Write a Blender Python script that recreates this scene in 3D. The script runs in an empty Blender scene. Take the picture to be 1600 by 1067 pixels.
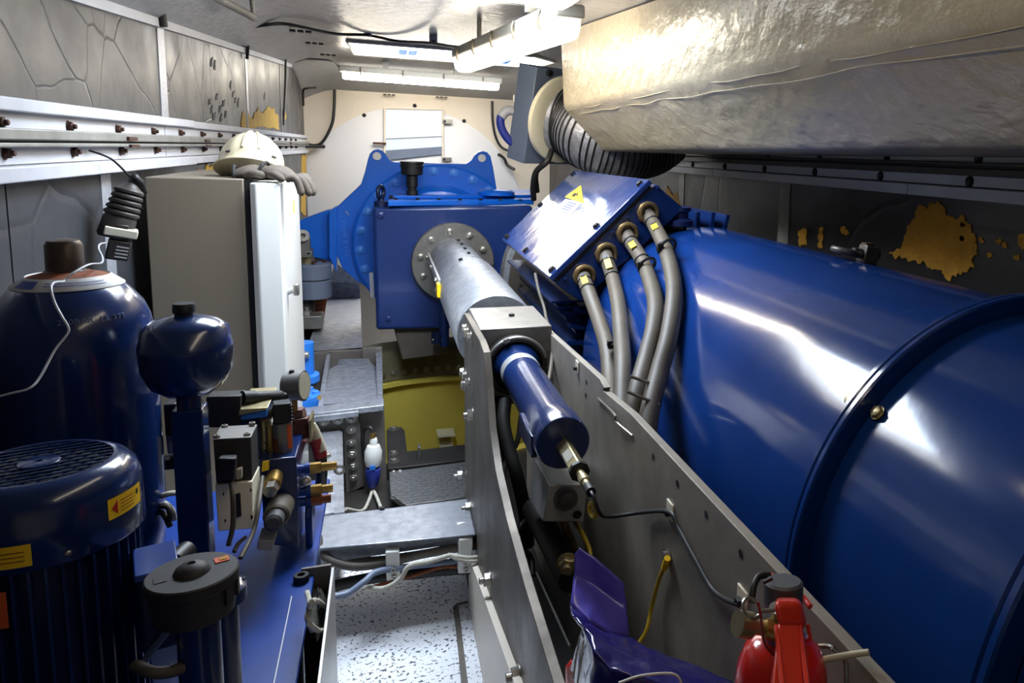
import bpy, bmesh, math, random
from mathutils import Vector, Matrix, Quaternion

random.seed(7)
scene = bpy.context.scene
COL = scene.collection
PI = math.pi

# ------------------------------------------------------------------ camera, world, exposure
cam_data = bpy.data.cameras.new('camera')
cam_data.sensor_width = 36.0
cam_data.sensor_fit = 'HORIZONTAL'
cam_data.lens = 27.19347
cam_data.shift_x = -0.18055
cam_data.shift_y = -0.077137
cam_data.clip_start = 0.02
cam = bpy.data.objects.new('camera', cam_data)
COL.objects.link(cam)
cam.matrix_world = Matrix(((0.927865, 0.01913, -0.372425, 0), (-0.371342, 0.139064, -0.918023, 0),
                           (0.034229, 0.990099, 0.136137, 0), (0, 0, 0, 1)))
scene.camera = cam

world = bpy.data.worlds.new('sky')
scene.world = world
world.use_nodes = True
bg = world.node_tree.nodes['Background']
bg.inputs['Color'].default_value = (0.74, 0.85, 1.0, 1)
bg.inputs['Strength'].default_value = 36.0

vs = scene.view_settings
vs.view_transform = 'Standard'
vs.look = 'None'
vs.exposure = 0.0
vs.gamma = 1.0
vs.use_curve_mapping = False

# the open roof hatch above the walkway: a portal helps sample the sky through it
HATCH = (-0.25, 0.56, 2.35, 3.40)          # x0, x1, y0, y1 of the roof opening
REAR_Y = -0.9
def portal(name, loc, rot, sx, sy):
    l = bpy.data.lights.new(name, 'AREA')
    l.shape = 'RECTANGLE'; l.size = sx; l.size_y = sy
    l.cycles.is_portal = True
    o = bpy.data.objects.new(name, l); COL.objects.link(o)
    o.location = loc; o.rotation_euler = rot
    return o
portal('roof_hatch_portal', ((HATCH[0]+HATCH[1])/2, (HATCH[2]+HATCH[3])/2, 0.80), (0, 0, 0), HATCH[1]-HATCH[0], HATCH[3]-HATCH[2])

# ------------------------------------------------------------------ materials
def lin(c):
    c = c/255.0
    return c/12.92 if c <= 0.04045 else ((c+0.055)/1.055)**2.4
MATS = {}
def M(name, rgb=(128, 128, 128), rough=0.5, metal=0.0, var=0.0, vscale=6.0, bump=0.0, bscale=40.0, coat=0.0, rgb2=None, emit=0.0, rvar=0.0, stretch=None, thr=None):
    m = bpy.data.materials.new(name); m.use_nodes = True
    nt = m.node_tree; N = nt.nodes; L = nt.links
    b = N['Principled BSDF']
    col = tuple(lin(c) for c in rgb)+(1,)
    b.inputs['Base Color'].default_value = col
    b.inputs['Roughness'].default_value = rough
    b.inputs['Metallic'].default_value = metal
    if coat:
        b.inputs['Coat Weight'].default_value = coat
        b.inputs['Coat Roughness'].default_value = 0.08
    if emit:
        b.inputs['Emission Color'].default_value = col
        b.inputs['Emission Strength'].default_value = emit
    tc = N.new('ShaderNodeTexCoord')
    vec = tc.outputs['Object']
    if stretch:
        mp = N.new('ShaderNodeMapping'); mp.inputs['Scale'].default_value = stretch
        L.new(vec, mp.inputs['Vector']); vec = mp.outputs['Vector']
    if var or rgb2:
        n = N.new('ShaderNodeTexNoise'); n.inputs['Scale'].default_value = vscale
        n.inputs['Detail'].default_value = 6; n.inputs['Roughness'].default_value = 0.65
        L.new(vec, n.inputs['Vector'])
        r = N.new('ShaderNodeValToRGB')
        lo, hi = thr or (0.32, 0.68)
        r.color_ramp.elements[0].position = lo; r.color_ramp.elements[1].position = hi
        if rgb2:
            c2 = tuple(lin(c) for c in rgb2)+(1,)
        else:
            c2 = tuple(x*(1-var) for x in col[:3])+(1,)
        r.color_ramp.elements[0].color = c2; r.color_ramp.elements[1].color = col
        L.new(n.outputs['Fac'], r.inputs['Fac']); L.new(r.outputs['Color'], b.inputs['Base Color'])
        if rvar:
            mr = N.new('ShaderNodeMapRange')
            mr.inputs['To Min'].default_value = rough+rvar; mr.inputs['To Max'].default_value = max(0.05, rough-rvar)
            mr.inputs['From Min'].default_value = 0.3; mr.inputs['From Max'].default_value = 0.7
            L.new(n.outputs['Fac'], mr.inputs['Value']); L.new(mr.outputs['Result'], b.inputs['Roughness'])
    if bump:
        n2 = N.new('ShaderNodeTexNoise'); n2.inputs['Scale'].default_value = bscale; n2.inputs['Detail'].default_value = 5
        L.new(vec, n2.inputs['Vector'])
        bp = N.new('ShaderNodeBump'); bp.inputs['Strength'].default_value = bump; bp.inputs['Distance'].default_value = 0.02
        L.new(n2.outputs['Fac'], bp.inputs['Height']); L.new(bp.outputs['Normal'], b.inputs['Normal'])
    MATS[name] = m
    return m

M('navy', (20, 44, 96), 0.22, 0, var=0.25, vscale=3, coat=0.5, bump=0.03, bscale=9)
M('gen_navy', (18, 54, 120), 0.15, 0, var=0.25, vscale=3, coat=0.15, bump=0.03, bscale=9)
M('stamp', (74, 92, 140), 0.4)  # tank navy lightened: highlights on the raised letters painted in
M('navy_matt', (16, 32, 76), 0.42, 0, var=0.3, vscale=5, bump=0.05, bscale=30)
M('gear_blue_lit', (12, 108, 226), 0.33, 0, var=0.2, vscale=4, coat=0.2, bump=0.05, bscale=25)  # gearbox paint in its lit tone, for ring, arm and covers
M('box_blue_shaded', (28, 55, 118), 0.3, 0, var=0.2, vscale=4, coat=0.2, bump=0.06, bscale=20)  # same gearbox paint, shade of the front housing put into the colour
M('tray_blue', (16, 58, 140), 0.35, 0, var=0.35, vscale=9, coat=0.15)
M('pump_blue', (40, 120, 215), 0.4, 0, var=0.2)
M('galv', (182, 186, 194), 0.42, 0.7, var=0.5, vscale=26, rvar=0.12)
M('plate_light', (156, 148, 136), 0.5, 0.15, var=0.5, vscale=3.5, rvar=0.1)
M('steel', (150, 147, 142), 0.45, 0.75, var=0.45, vscale=7, rvar=0.12)
M('plate_steel', (104, 97, 88), 0.5, 0.5, var=0.5, vscale=4, rvar=0.1)
M('clip_brown', (92, 84, 70), 0.5)
M('shackle', (96, 92, 88), 0.4, 0.6)
M('dark_steel', (70, 66, 62), 0.5, 0.6, var=0.4, vscale=8)
M('frame_steel', (128, 122, 116), 0.55, 0.45, var=0.45, vscale=5)
M('bolt', (170, 166, 158), 0.35, 0.85, var=0.3, vscale=60)
M('bolt_rust', (84, 58, 46), 0.6, 0.5, var=0.4, vscale=60)
M('black_bolt', (34, 34, 36), 0.5, 0.4)
M('blue_bolt', (64, 134, 226), 0.4, 0)
M('alu', (206, 206, 204), 0.36, 0.55, var=0.2, vscale=10)
M('white_strip', (192, 193, 199), 0.5, 0.0, var=0.15, vscale=7)
M('rail_grey', (150, 148, 142), 0.55, 0.4, var=0.35, vscale=10)
M('black', (22, 22, 23), 0.5)
M('rubber', (40, 38, 36), 0.6, var=0.2, vscale=20)
M('cable_black', (24, 24, 25), 0.45)
M('cable_grey', (88, 80, 69), 0.55, var=0.25, vscale=18)
M('cable_brown', (98, 90, 82), 0.5, var=0.25, vscale=18)
M('hub_white', (214, 215, 218), 0.45)
M('plug_black', (54, 48, 43), 0.45)
M('gelcoat', (222, 212, 196), 0.42, 0, var=0.08, vscale=3, bump=0.12, bscale=14)
M('ceiling_gel', (152, 154, 158), 0.24, 0, var=0.12, vscale=2.5, bump=0.35, bscale=18, stretch=(1, 1, 1))
M('duct_gel', (192, 180, 154), 0.27, 0, var=0.10, vscale=2.0, bump=0.55, bscale=13, stretch=(1, 0.7, 1))
M('cab_shaded', (120, 110, 94), 0.42, 0, var=0.04, vscale=2)  # same paint as the door, darkened to carry the near face's shade
M('cab_door', (222, 222, 216), 0.4, 0)
M('ivory', (228, 222, 196), 0.45)
M('white_plastic', (226, 226, 220), 0.4)
M('helmet', (190, 178, 148), 0.32, 0, var=0.12, vscale=12, coat=0.2)
M('glove', (88, 78, 67), 0.8, 0, var=0.35, vscale=50)
M('glove_edge', (30, 28, 27), 0.8)
M('foam_dark', (184, 134, 36), 0.85, 0, var=0.3, vscale=14, bump=0.3, bscale=60)
M('foam', (208, 168, 72), 0.85, 0, var=0.3, vscale=14, bump=0.3, bscale=60)
M('tape', (196, 198, 204), 0.35, 0.5, var=0.2, vscale=30, bump=0.2, bscale=80)
M('yellow_tower', (214, 196, 84), 0.6, 0, var=0.12, vscale=4)
M('yaw_grey', (120, 114, 86), 0.6, 0.1, var=0.4, vscale=7)
M('yellow', (244, 200, 20), 0.45)
M('orange', (226, 96, 40), 0.45, var=0.2, vscale=60)
M('label_white', (196, 196, 192), 0.5)
M('label_blue', (44, 62, 138), 0.5)
M('ink', (26, 26, 30), 0.6)
M('red_ink', (180, 40, 26), 0.5)
M('brass', (184, 150, 84), 0.35, 0.85, var=0.4, vscale=40)
M('gland', (150, 124, 84), 0.4, 0.8, var=0.35, vscale=30)
M('zinc', (196, 182, 140), 0.35, 0.8, var=0.3, vscale=30)
M('rust', (150, 84, 50), 0.7, 0.2, var=0.5, vscale=30)
M('cap_bronze', (86, 74, 64), 0.38, 0.4, var=0.35, vscale=12, rgb2=(60, 44, 34))
M('grey_paint', (110, 122, 144), 0.45, 0, var=0.15)
M('maroon', (82, 46, 40), 0.5)
M('red_paint', (214, 36, 22), 0.2, 0, coat=0.6)
M('red_plastic', (200, 50, 30), 0.3)
M('red_boot', (150, 44, 44), 0.5)
M('ext_grey', (72, 74, 78), 0.5)
M('hose_silver', (172, 174, 184), 0.38, 0.5, var=0.45, vscale=20, bump=0.3, bscale=50)
M('lid_gloss', (36, 60, 120), 0.12, 0.3, var=0.1, vscale=3, bump=0.25, bscale=3.5, coat=0.6)
M('lens_glow', (255, 243, 222), 0.3, 0, emit=22.0)
M('lens_dim', (255, 240, 218), 0.3, 0, emit=5.0)
M('skylight_glow', (246, 250, 255), 0.3, 0, emit=8.0)
M('lamp_grey', (168, 164, 152), 0.5)
M('rope', (190, 186, 172), 0.8, var=0.3, vscale=60)
M('rag', (96, 92, 86), 0.9, var=0.5, vscale=40)
M('purple', (84, 76, 190), 0.28, 0, coat=0.3, var=0.15, vscale=8)
M('foil_dark', (26, 22, 96), 0.22, 0, coat=0.4)
M('foil_red', (206, 50, 36), 0.25, 0)
M('foil_silver', (190, 190, 196), 0.25, 0.4)
M('blue_plug', (44, 58, 150), 0.45)
M('wire_yellow', (188, 160, 30), 0.45)
M('window_glow', (176, 186, 198), 0.3, 0, emit=0.75)
M('gauge_face', (190, 184, 160), 0.5)
M('wood_dark', (58, 52, 46), 0.7)

# wall panels: grey foil over foam with a network of creases
def panel_material(name, rgb, crack, dark=0.45, scale=1.6):
    m = M(name, rgb, 0.42, 0.1, var=0.3, vscale=3.5, rvar=0.1)
    nt = m.node_tree; N = nt.nodes; L = nt.links; b = N['Principled BSDF']
    tc = N.new('ShaderNodeTexCoord')
    nz = N.new('ShaderNodeTexNoise'); nz.inputs['Scale'].default_value = 2.0; nz.inputs['Detail'].default_value = 4
    L.new(tc.outputs['Object'], nz.inputs['Vector'])
    mx = N.new('ShaderNodeMixRGB'); mx.inputs['Fac'].default_value = 0.12
    L.new(tc.outputs['Object'], mx.inputs['Color1']); L.new(nz.outputs['Color'], mx.inputs['Color2'])
    vo = N.new('ShaderNodeTexVoronoi'); vo.feature = 'DISTANCE_TO_EDGE'; vo.inputs['Scale'].default_value = scale
    L.new(mx.outputs['Color'], vo.inputs['Vector'])
    rp = N.new('ShaderNodeValToRGB'); rp.color_ramp.elements[0].position = 0.0; rp.color_ramp.elements[1].position = 0.013
    L.new(vo.outputs['Distance'], rp.inputs['Fac'])
    bp = N.new('ShaderNodeBump'); bp.inputs['Strength'].default_value = crack; bp.inputs['Distance'].default_value = 0.02
    L.new(rp.outputs['Color'], bp.inputs['Height']); L.new(bp.outputs['Normal'], b.inputs['Normal'])
    base = b.inputs['Base Color'].links[0].from_socket
    mm = N.new('ShaderNodeMixRGB'); mm.blend_type = 'MULTIPLY'
    mm.inputs['Fac'].default_value = dark
    L.new(base, mm.inputs['Color1']); L.new(rp.outputs['Color'], mm.inputs['Color2'])
    L.new(mm.outputs['Color'], b.inputs['Base Color'])
    return m
panel_material('foil_cracked', (66, 64, 62), 0.2, 0.6, 3.2)
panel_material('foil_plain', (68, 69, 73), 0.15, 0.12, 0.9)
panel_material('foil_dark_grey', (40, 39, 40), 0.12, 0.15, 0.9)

# white floor with black specks of grit
def speckle_floor():
    m = M('speckle', (226, 228, 232), 0.55, 0, var=0.16, vscale=5)
    nt = m.node_tree; N = nt.nodes; L = nt.links; b = N['Principled BSDF']
    base = b.inputs['Base Color'].links[0].from_socket
    tc = N.new('ShaderNodeTexCoord')
    n = N.new('ShaderNodeTexNoise'); n.inputs['Scale'].default_value = 84; n.inputs['Detail'].default_value = 3; n.inputs['Roughness'].default_value = 0.6
    L.new(tc.outputs['Object'], n.inputs['Vector'])
    n2 = N.new('ShaderNodeTexNoise'); n2.inputs['Scale'].default_value = 5; n2.inputs['Detail'].default_value = 2
    L.new(tc.outputs['Object'], n2.inputs['Vector'])
    ad = N.new('ShaderNodeMath'); ad.operation = 'MULTIPLY_ADD'; ad.inputs[1].default_value = 0.12; ad.inputs[2].default_value = -0.06
    L.new(n2.outputs['Fac'], ad.inputs[0])
    sm = N.new('ShaderNodeMath'); sm.operation = 'ADD'
    L.new(n.outputs['Fac'], sm.inputs[0]); L.new(ad.outputs[0], sm.inputs[1])
    rp = N.new('ShaderNodeValToRGB'); rp.color_ramp.elements[0].position = 0.575; rp.color_ramp.elements[1].position = 0.61
    rp.color_ramp.elements[0].color = (1, 1, 1, 1); rp.color_ramp.elements[1].color = (0.06, 0.06, 0.07, 1)
    L.new(sm.outputs[0], rp.inputs['Fac'])
    mm = N.new('ShaderNodeMixRGB'); mm.blend_type = 'MULTIPLY'; mm.inputs['Fac'].default_value = 1
    L.new(base, mm.inputs['Color1']); L.new(rp.outputs['Color'], mm.inputs['Color2']); L.new(mm.outputs['Color'], b.inputs['Base Color'])
speckle_floor()

# ------------------------------------------------------------------ mesh helpers
ORG = {}
def V(*a):
    return Vector(a[0]) if len(a) == 1 else Vector(a)
def frame(axis, up=(0, 0, 1)):
    z = Vector(axis).normalized(); u = Vector(up)
    if abs(z.dot(u.normalized())) > 0.98: u = Vector((0, 1, 0))
    x = u.cross(z).normalized(); y = z.cross(x)
    return x, y, z
def catmull(pts, sub):
    P = [Vector(p) for p in pts]
    if len(P) < 3 or sub < 2: return P
    Q = [P[0]*2-P[1]]+P+[P[-1]*2-P[-2]]
    out = []
    for i in range(1, len(Q)-2):
        for k in range(sub):
            t = k/sub; a, b, c, d = Q[i-1], Q[i], Q[i+1], Q[i+2]
            out.append(0.5*((2*b)+(c-a)*t+(2*a-5*b+4*c-d)*t*t+(3*b-a-3*c+d)*t*t*t))
    out.append(P[-1]); return out

class MB:
    def __init__(s): s.v = []; s.f = []
    def add(s, vs, fs):
        n = len(s.v); s.v += [Vector(p) for p in vs]; s.f += [tuple(i+n for i in f) for f in fs]; return s
    def hexa(s, p):       # 4 bottom then 4 top points, counter-clockwise
        return s.add(p, [(3, 2, 1, 0), (4, 5, 6, 7), (0, 1, 5, 4), (1, 2, 6, 5), (2, 3, 7, 6), (3, 0, 4, 7)])
    def box(s, x0, x1, y0, y1, z0, z1):
        return s.hexa([(x0, y0, z0), (x1, y0, z0), (x1, y1, z0), (x0, y1, z0), (x0, y0, z1), (x1, y0, z1), (x1, y1, z1), (x0, y1, z1)])
    def obox(s, c, sx, sy, sz, axes):   # centre, sizes, (ax, ay, az)
        c = Vector(c); ax, ay, az = [Vector(a).normalized() for a in axes]
        q = lambda i, j, k: c+ax*(i*sx/2)+ay*(j*sy/2)+az*(k*sz/2)
        return s.hexa([q(-1, -1, -1), q(1, -1, -1), q(1, 1, -1), q(-1, 1, -1), q(-1, -1, 1), q(1, -1, 1), q(1, 1, 1), q(-1, 1, 1)])
    def prism(s, poly, axis, a, b):
        n = len(poly)
        def q(p, t):
            return {'x': (t, p[0], p[1]), 'y': (p[0], t, p[1]), 'z': (p[0], p[1], t)}[axis]
        s.add([q(p, a) for p in poly]+[q(p, b) for p in poly],
              [tuple(range(n)), tuple(range(2*n-1, n-1, -1))]+[(i, i+n, (i+1) % n+n, (i+1) % n) for i in range(n)])
        return s
    def ring(s, rings, closed=False, cap0=True, cap1=True):   # list of equal-length loops
        n = len(rings[0]); vs = [p for r in rings for p in r]; fs = []
        m = len(rings)
        for i in range(m if closed else m-1):
            j = (i+1) % m
            for k in range(n):
                k2 = (k+1) % n
                fs.append((i*n+k, i*n+k2, j*n+k2, j*n+k))
        if not closed:
            if cap0: fs.append(tuple(range(n-1, -1, -1)))
            if cap1: fs.append(tuple((m-1)*n+k for k in range(n)))
        return s.add(vs, fs)
    def lathe(s, prof, o, axis=(0, 0, 1), n=32, cap0=True, cap1=True, up=(0, 0, 1)):
        o = Vector(o); x, y, z = frame(axis, up)
        return s.ring([[o+z*h+x*(max(r, 1e-5)*math.cos(2*PI*k/n))+y*(max(r, 1e-5)*math.sin(2*PI*k/n)) for k in range(n)] for r, h in prof], False, cap0, cap1)
    def cyl(s, p0, p1, r0, r1=None, n=24):
        p0 = Vector(p0); p1 = Vector(p1); d = p1-p0
        return s.lathe([(r0, 0), (r0 if r1 is None else r1, d.length)], p0, d, n)
    def pipe(s, p0, p1, ro, ri, n=32):    # hollow cylinder
        p0 = Vector(p0); d = Vector(p1)-p0; x, y, z = frame(d); L = d.length
        lp = lambda r, h: [p0+z*h+x*(r*math.cos(2*PI*k/n))+y*(r*math.sin(2*PI*k/n)) for k in range(n)]
        return s.ring([lp(ro, 0), lp(ro, L), lp(ri, L), lp(ri, 0)], True)
    def tube(s, pts, r, n=8, sub=6, rs=None):
        P = catmull(pts, sub); m = len(P)
        T = [(P[min(i+1, m-1)]-P[max(i-1, 0)]).normalized() for i in range(m)]
        x, y, z = frame(T[0]); rings = []
        for i in range(m):
            if i:
                ax = T[i-1].cross(T[i])
                if ax.length > 1e-6:
                    q = Quaternion(ax.normalized(), T[i-1].angle(T[i])); x = q @ x; y = q @ y
            rr = r if rs is None else rs(i/(m-1))
            rings.append([P[i]+x*(rr*math.cos(2*PI*k/n))+y*(rr*math.sin(2*PI*k/n)) for k in range(n)])
        return s.ring(rings)
    def sphere(s, c, r, n=16, m=10, sc=(1, 1, 1)):
        c = Vector(c)
        prof = [(math.sin(PI*i/m), -math.cos(PI*i/m)) for i in range(m+1)]
        rings = [[c+Vector((sc[0]*r*max(a, 1e-4)*math.cos(2*PI*k/n), sc[1]*r*max(a, 1e-4)*math.sin(2*PI*k/n), sc[2]*r*h)) for k in range(n)] for a, h in prof]
        return s.ring(rings)
    def torus(s, c, axis, R, r, n=24, m=8, a0=0, a1=2*PI):
        c = Vector(c); x, y, z = frame(axis); full = abs(a1-a0-2*PI) < 1e-6
        cnt = n if full else n+1
        rings = []
        for i in range(cnt):
            a = a0+(a1-a0)*i/n; d = x*math.cos(a)+y*math.sin(a)
            rings.append([c+d*(R+r*math.cos(2*PI*k/m))+z*(r*math.sin(2*PI*k/m)) for k in range(m)])
        return s.ring(rings, full)
    def build(s, name, mat, parent=None, bevel=0.0, ang=38, seg=2):
        o0 = ORG[parent.name] if parent else Vector((0, 0, 0))
        me = bpy.data.meshes.new(name)
        me.from_pydata([v-o0 for v in s.v], [], s.f)
        bm = bmesh.new(); bm.from_mesh(me)
        bmesh.ops.recalc_face_normals(bm, faces=bm.faces)
        bm.to_mesh(me); bm.free()
        me.materials.append(MATS[mat])
        for p in me.polygons: p.use_smooth = True
        me.set_sharp_from_angle(angle=math.radians(ang))
        o = bpy.data.objects.new(name, me); COL.objects.link(o)
        if parent: o.parent = parent
        ORG[o.name] = o0
        if bevel:
            md = o.modifiers.new('bevel', 'BEVEL'); md.width = bevel; md.segments = seg
            md.limit_method = 'ANGLE'; md.angle_limit = math.radians(40); md.harden_normals = False
        return o

def thing(name, label, cat, loc, group=None):
    o = bpy.data.objects.new(name, None); COL.objects.link(o)
    o.empty_display_size = 0.05
    o.location = loc; o['label'] = label; o['category'] = cat
    if group: o['group'] = group
    ORG[o.name] = Vector(loc)
    return o
def tag(o, label, cat, group=None):
    o['label'] = label; o['category'] = cat
    if group: o['group'] = group
    return o
def struct(o, label=None):
    o['kind'] = 'structure'
    if label: o['label'] = label
    return o
def structure_root(name, loc=(0, 0, 0)):
    o = bpy.data.objects.new(name, None); COL.objects.link(o); o.location = loc
    o.empty_display_size = 0.05
    ORG[o.name] = Vector(loc); o['kind'] = 'structure'; return o

UNIT = {}
def unit_mesh(kind, mat):
    key = kind+mat
    if key in UNIT: return UNIT[key]
    b = MB()
    if kind == 'hex':      # head of a hexagon bolt on its washer, unit radius, pointing +Z
        b.lathe([(1.25, 0), (1.25, 0.14)], (0, 0, 0), n=14)
        b.lathe([(1.0, 0.14), (1.0, 0.72), (0.84, 0.82)], (0, 0, 0), n=6)
    elif kind == 'stud':   # nut with the thread standing out
        b.lathe([(1.25, 0), (1.25, 0.12)], (0, 0, 0), n=14)
        b.lathe([(1.0, 0.12), (1.0, 0.85), (0.88, 0.95)], (0, 0, 0), n=6)
        b.lathe([(0.52, 0.95), (0.52, 1.5), (0.42, 1.6)], (0, 0, 0), n=10)
    elif kind == 'cap':    # socket head screw
        b.lathe([(1, 0), (1, 0.9), (0.9, 1.0), (0.5, 1.0), (0.48, 0.45)], (0, 0, 0), n=14)
    elif kind == 'dome':
        b.lathe([(1, 0), (0.92, 0.3), (0.6, 0.55), (0.05, 0.65)], (0, 0, 0), n=12)
    elif kind == 'hole':   # the dark end of a drilled hole
        b.lathe([(1, 0), (1, 0.05)], (0, 0, 0), n=14)
    o = b.build('unit', mat); me = o.data
    bpy.data.objects.remove(o); UNIT[key] = me
    return me
def put(kind, mat, name, parent, loc, d, r):
    o = bpy.data.objects.new(name, unit_mesh(kind, mat)); COL.objects.link(o)
    o.parent = parent; o.location = Vector(loc)-ORG[parent.name]
    o.rotation_mode = 'QUATERNION'
    o.rotation_quaternion = Vector(d).to_track_quat('Z', 'Y') @ Quaternion((0, 0, 1), random.random())
    o.scale = (r, r, r); ORG[o.name] = ORG[parent.name]
    return o
def jag(poly, amp, it=3):
    for k in range(it):
        out = []
        for i, p in enumerate(poly):
            q = poly[(i+1) % len(poly)]
            dx, dy = q[0]-p[0], q[1]-p[1]; L_ = math.hypot(dx, dy); t = random.uniform(-1, 1)*min(amp, 0.014/max(L_, 1e-6))
            out += [p, ((p[0]+q[0])/2-dy*t, (p[1]+q[1])/2+dx*t)]
        poly = out
    return poly
def flat_patch(b, poly, axis, a, c):
    # a jagged outline as a thin slab: both faces cut into triangles
    from mathutils.geometry import tessellate_polygon
    q = lambda p, t: {'x': (t, p[0], p[1]), 'y': (p[0], t, p[1]), 'z': (p[0], p[1], t)}[axis]
    n = len(poly); tris = tessellate_polygon([[Vector((p[0], p[1], 0)) for p in poly]])
    return b.add([q(p, a) for p in poly]+[q(p, c) for p in poly],
                 [tuple(t) for t in tris]+[tuple(i+n for i in t) for t in tris]+[(i, i+n, (i+1) % n+n, (i+1) % n) for i in range(n)])
def text_mesh(txt, size, depth=0.001):
    cu = bpy.data.curves.new('lettering', 'FONT'); cu.body = txt; cu.size = size; cu.extrude = depth
    cu.align_x = 'CENTER'; cu.align_y = 'CENTER'; cu.resolution_u = 2
    o = bpy.data.objects.new('lettering', cu); COL.objects.link(o)
    dg = bpy.context.evaluated_depsgraph_get(); dg.update()
    me = bpy.data.meshes.new_from_object(o.evaluated_get(dg))
    vs = [v.co.copy() for v in me.vertices]; fs = [tuple(p.vertices) for p in me.polygons]
    bpy.data.objects.remove(o); bpy.data.curves.remove(cu); bpy.data.meshes.remove(me)
    return vs, fs
def lettering(txt, size, c, ax, ay, mat, parent, name='lettering', fn=None):
    vs, fs = text_mesh(txt, size)
    c = Vector(c); ax = Vector(ax).normalized(); ay = Vector(ay).normalized(); n = ax.cross(ay)
    b = MB()
    b.add([fn(v) if fn else c+ax*v.x+ay*v.y+n*(v.z) for v in vs], fs)
    return b.build(name, mat, parent)

# ================================================================== the nacelle shell
XL, XR, YB, ZF = -0.80, 1.89, 9.60, -1.50
def zt(y): return 0.226+0.0587*y
Y0 = REAR_Y
def drop(y):
    t = max(0.0, (y-8.2)/1.4)
    return 0.38*t**1.8
# ---- ceiling: a shallow vault with the open roof hatch left out of it
def ceil_z(x, y):
    e = max(0.0, min(x-XL, XR-x)); k = min(1.0, e/0.42)
    return zt(y)-drop(y)*(0.82+0.18*k)+0.18*math.sin(k*PI/2)
ys = [Y0, -0.3, 0.6, 1.3, 2.0, HATCH[2], 2.9, HATCH[3], 4, 5, 6, 7, 7.6, 8.2, 8.5, 8.8, 9.05, 9.25, 9.4, 9.52, YB]
xs = [XL-0.09, XL, XL+0.02, XL+0.06, XL+0.12, -0.58, -0.48, -0.38, HATCH[0], 0.15, HATCH[1], 0.9, 1.3, 1.47, 1.6, 1.72, 1.8, 1.85, XR, XR+0.09]
b = MB()
vs = [(x, y, ceil_z(x, y)) for y in ys for x in xs]; fs = []
nx = len(xs)
for j in range(len(ys)-1):
    for i in range(nx-1):
        if HATCH[0]-1e-6 <= xs[i] and xs[i+1] <= HATCH[1]+1e-6 and HATCH[2]-1e-6 <= ys[j] and ys[j+1] <= HATCH[3]+1e-6: continue
        fs.append((j*nx+i, j*nx+i+1, (j+1)*nx+i+1, (j+1)*nx+i))
b.add(vs, fs)
ceiling = struct(b.build('ceiling', 'ceiling_gel', None, ang=60), 'glossy white moulded roof of the nacelle')
hr = structure_root('trim_1', (0, 1.7, 0.6)); hr['label'] = 'raised rim around the open roof hatch'
for (x0, x1, y0, y1) in ((HATCH[0]-0.04, HATCH[0], HATCH[2], HATCH[3]), (HATCH[1], HATCH[1]+0.04, HATCH[2], HATCH[3]),
                         (HATCH[0]-0.04, HATCH[1]+0.04, HATCH[2]-0.04, HATCH[2]), (HATCH[0]-0.04, HATCH[1]+0.04, HATCH[3], HATCH[3]+0.04)):
    zz = ceil_z((x0+x1)/2, (y0+y1)/2)
    MB().box(x0, x1, y0, y1, zz, 0.80).build('rim_bar', 'gelcoat', hr)

# ---- left wall: foil covered foam panels above and below the rail
wl = structure_root('wall_left', (XL, 4, ZF)); wl['label'] = 'left wall of grey foil faced foam panels'
ZL_HI, ZL_LO = 0.078, -0.118
cuts = [Y0, 3.645, 5.70, 7.50, 9.5]
for i in range(4):
    a, c = cuts[i]+0.004, cuts[i+1]-0.004
    top = lambda y: zt(y)-0.82*drop(y)-0.002
    ysx = [a]+[a+(c-a)*k/4 for k in range(1, 4)]+[c]
    MB().prism([(a, ZL_HI), (c, ZL_HI)]+[(y, top(y)) for y in reversed(ysx)], 'x', XL, XL-0.05).build('panel', 'foil_cracked' if i < 2 else 'foil_plain', wl)
cutl = [Y0, 2.22, 2.86, 6.2, YB]
for i in range(4):
    MB().box(XL-0.05, XL, cutl[i]+0.004, cutl[i+1]-0.004, ZF, ZL_LO).build('panel', 'foil_plain', wl)
MB().box(XL-0.08, XL-0.052, Y0, YB, ZF-0.1, 0.9).build('outer_shell', 'gelcoat', wl)
for y, w, z0, z1 in ((3.66, 0.1, ZL_HI, 0.43), (5.71, 0.07, ZL_HI, 0.555), (2.9, 0.09, ZF, ZL_LO)):
    MB().box(XL, XL+0.003, y-w/2, y+w/2, z0, z1).build('seam_tape', 'tape', wl)
MB().box(XL, XL+0.004, 7.44, 7.5, ZL_HI, 0.66).build('seam_tape', 'rail_grey', wl)
# torn places where the yellow foam shows
def patch(pts, parent, x, side, amp=0.35, mat='foam'):
    flat_patch(MB(), jag(pts, amp, 3), 'x', x, x+side*0.004).build('torn_patch', mat, parent)
patch([(5.7047, 0.0794), (5.6853, 0.1909), (5.8795, 0.1451), (6.1264, 0.2263), (6.3912, 0.1928), (6.6431, 0.2584), (7.0041, 0.2451), (7.2343, 0.2134), (7.2387, 0.0949)], wl, XL+0.001, 1, 0.25)
patch([(5.4186, 0.0851), (5.4889, 0.1752), (5.602, 0.1561), (5.6058, 0.0814)], wl, XL+0.001, 1, 0.2)
patch([(7.4865, 0.1956), (7.658, 0.3046), (7.7691, 0.2101)], wl, XL+0.005, 1, 0.2)
patch([(4.339, -0.1722), (4.3668, -0.118), (4.4509, -0.1386), (4.5978, -0.1166), (4.6321, -0.1761)], wl, XL+0.001, 1, 0.2)
patch([(4.1729, -0.1722), (4.1953, -0.1348), (4.227, -0.1712)], wl, XL+0.001, 1, 0.2)
patch([(8.8127, -0.6945), (9.0813, -0.135), (9.5826, -0.1411), (9.268, -0.7853)], wl, XL+0.001, 1, 0.08)
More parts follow.
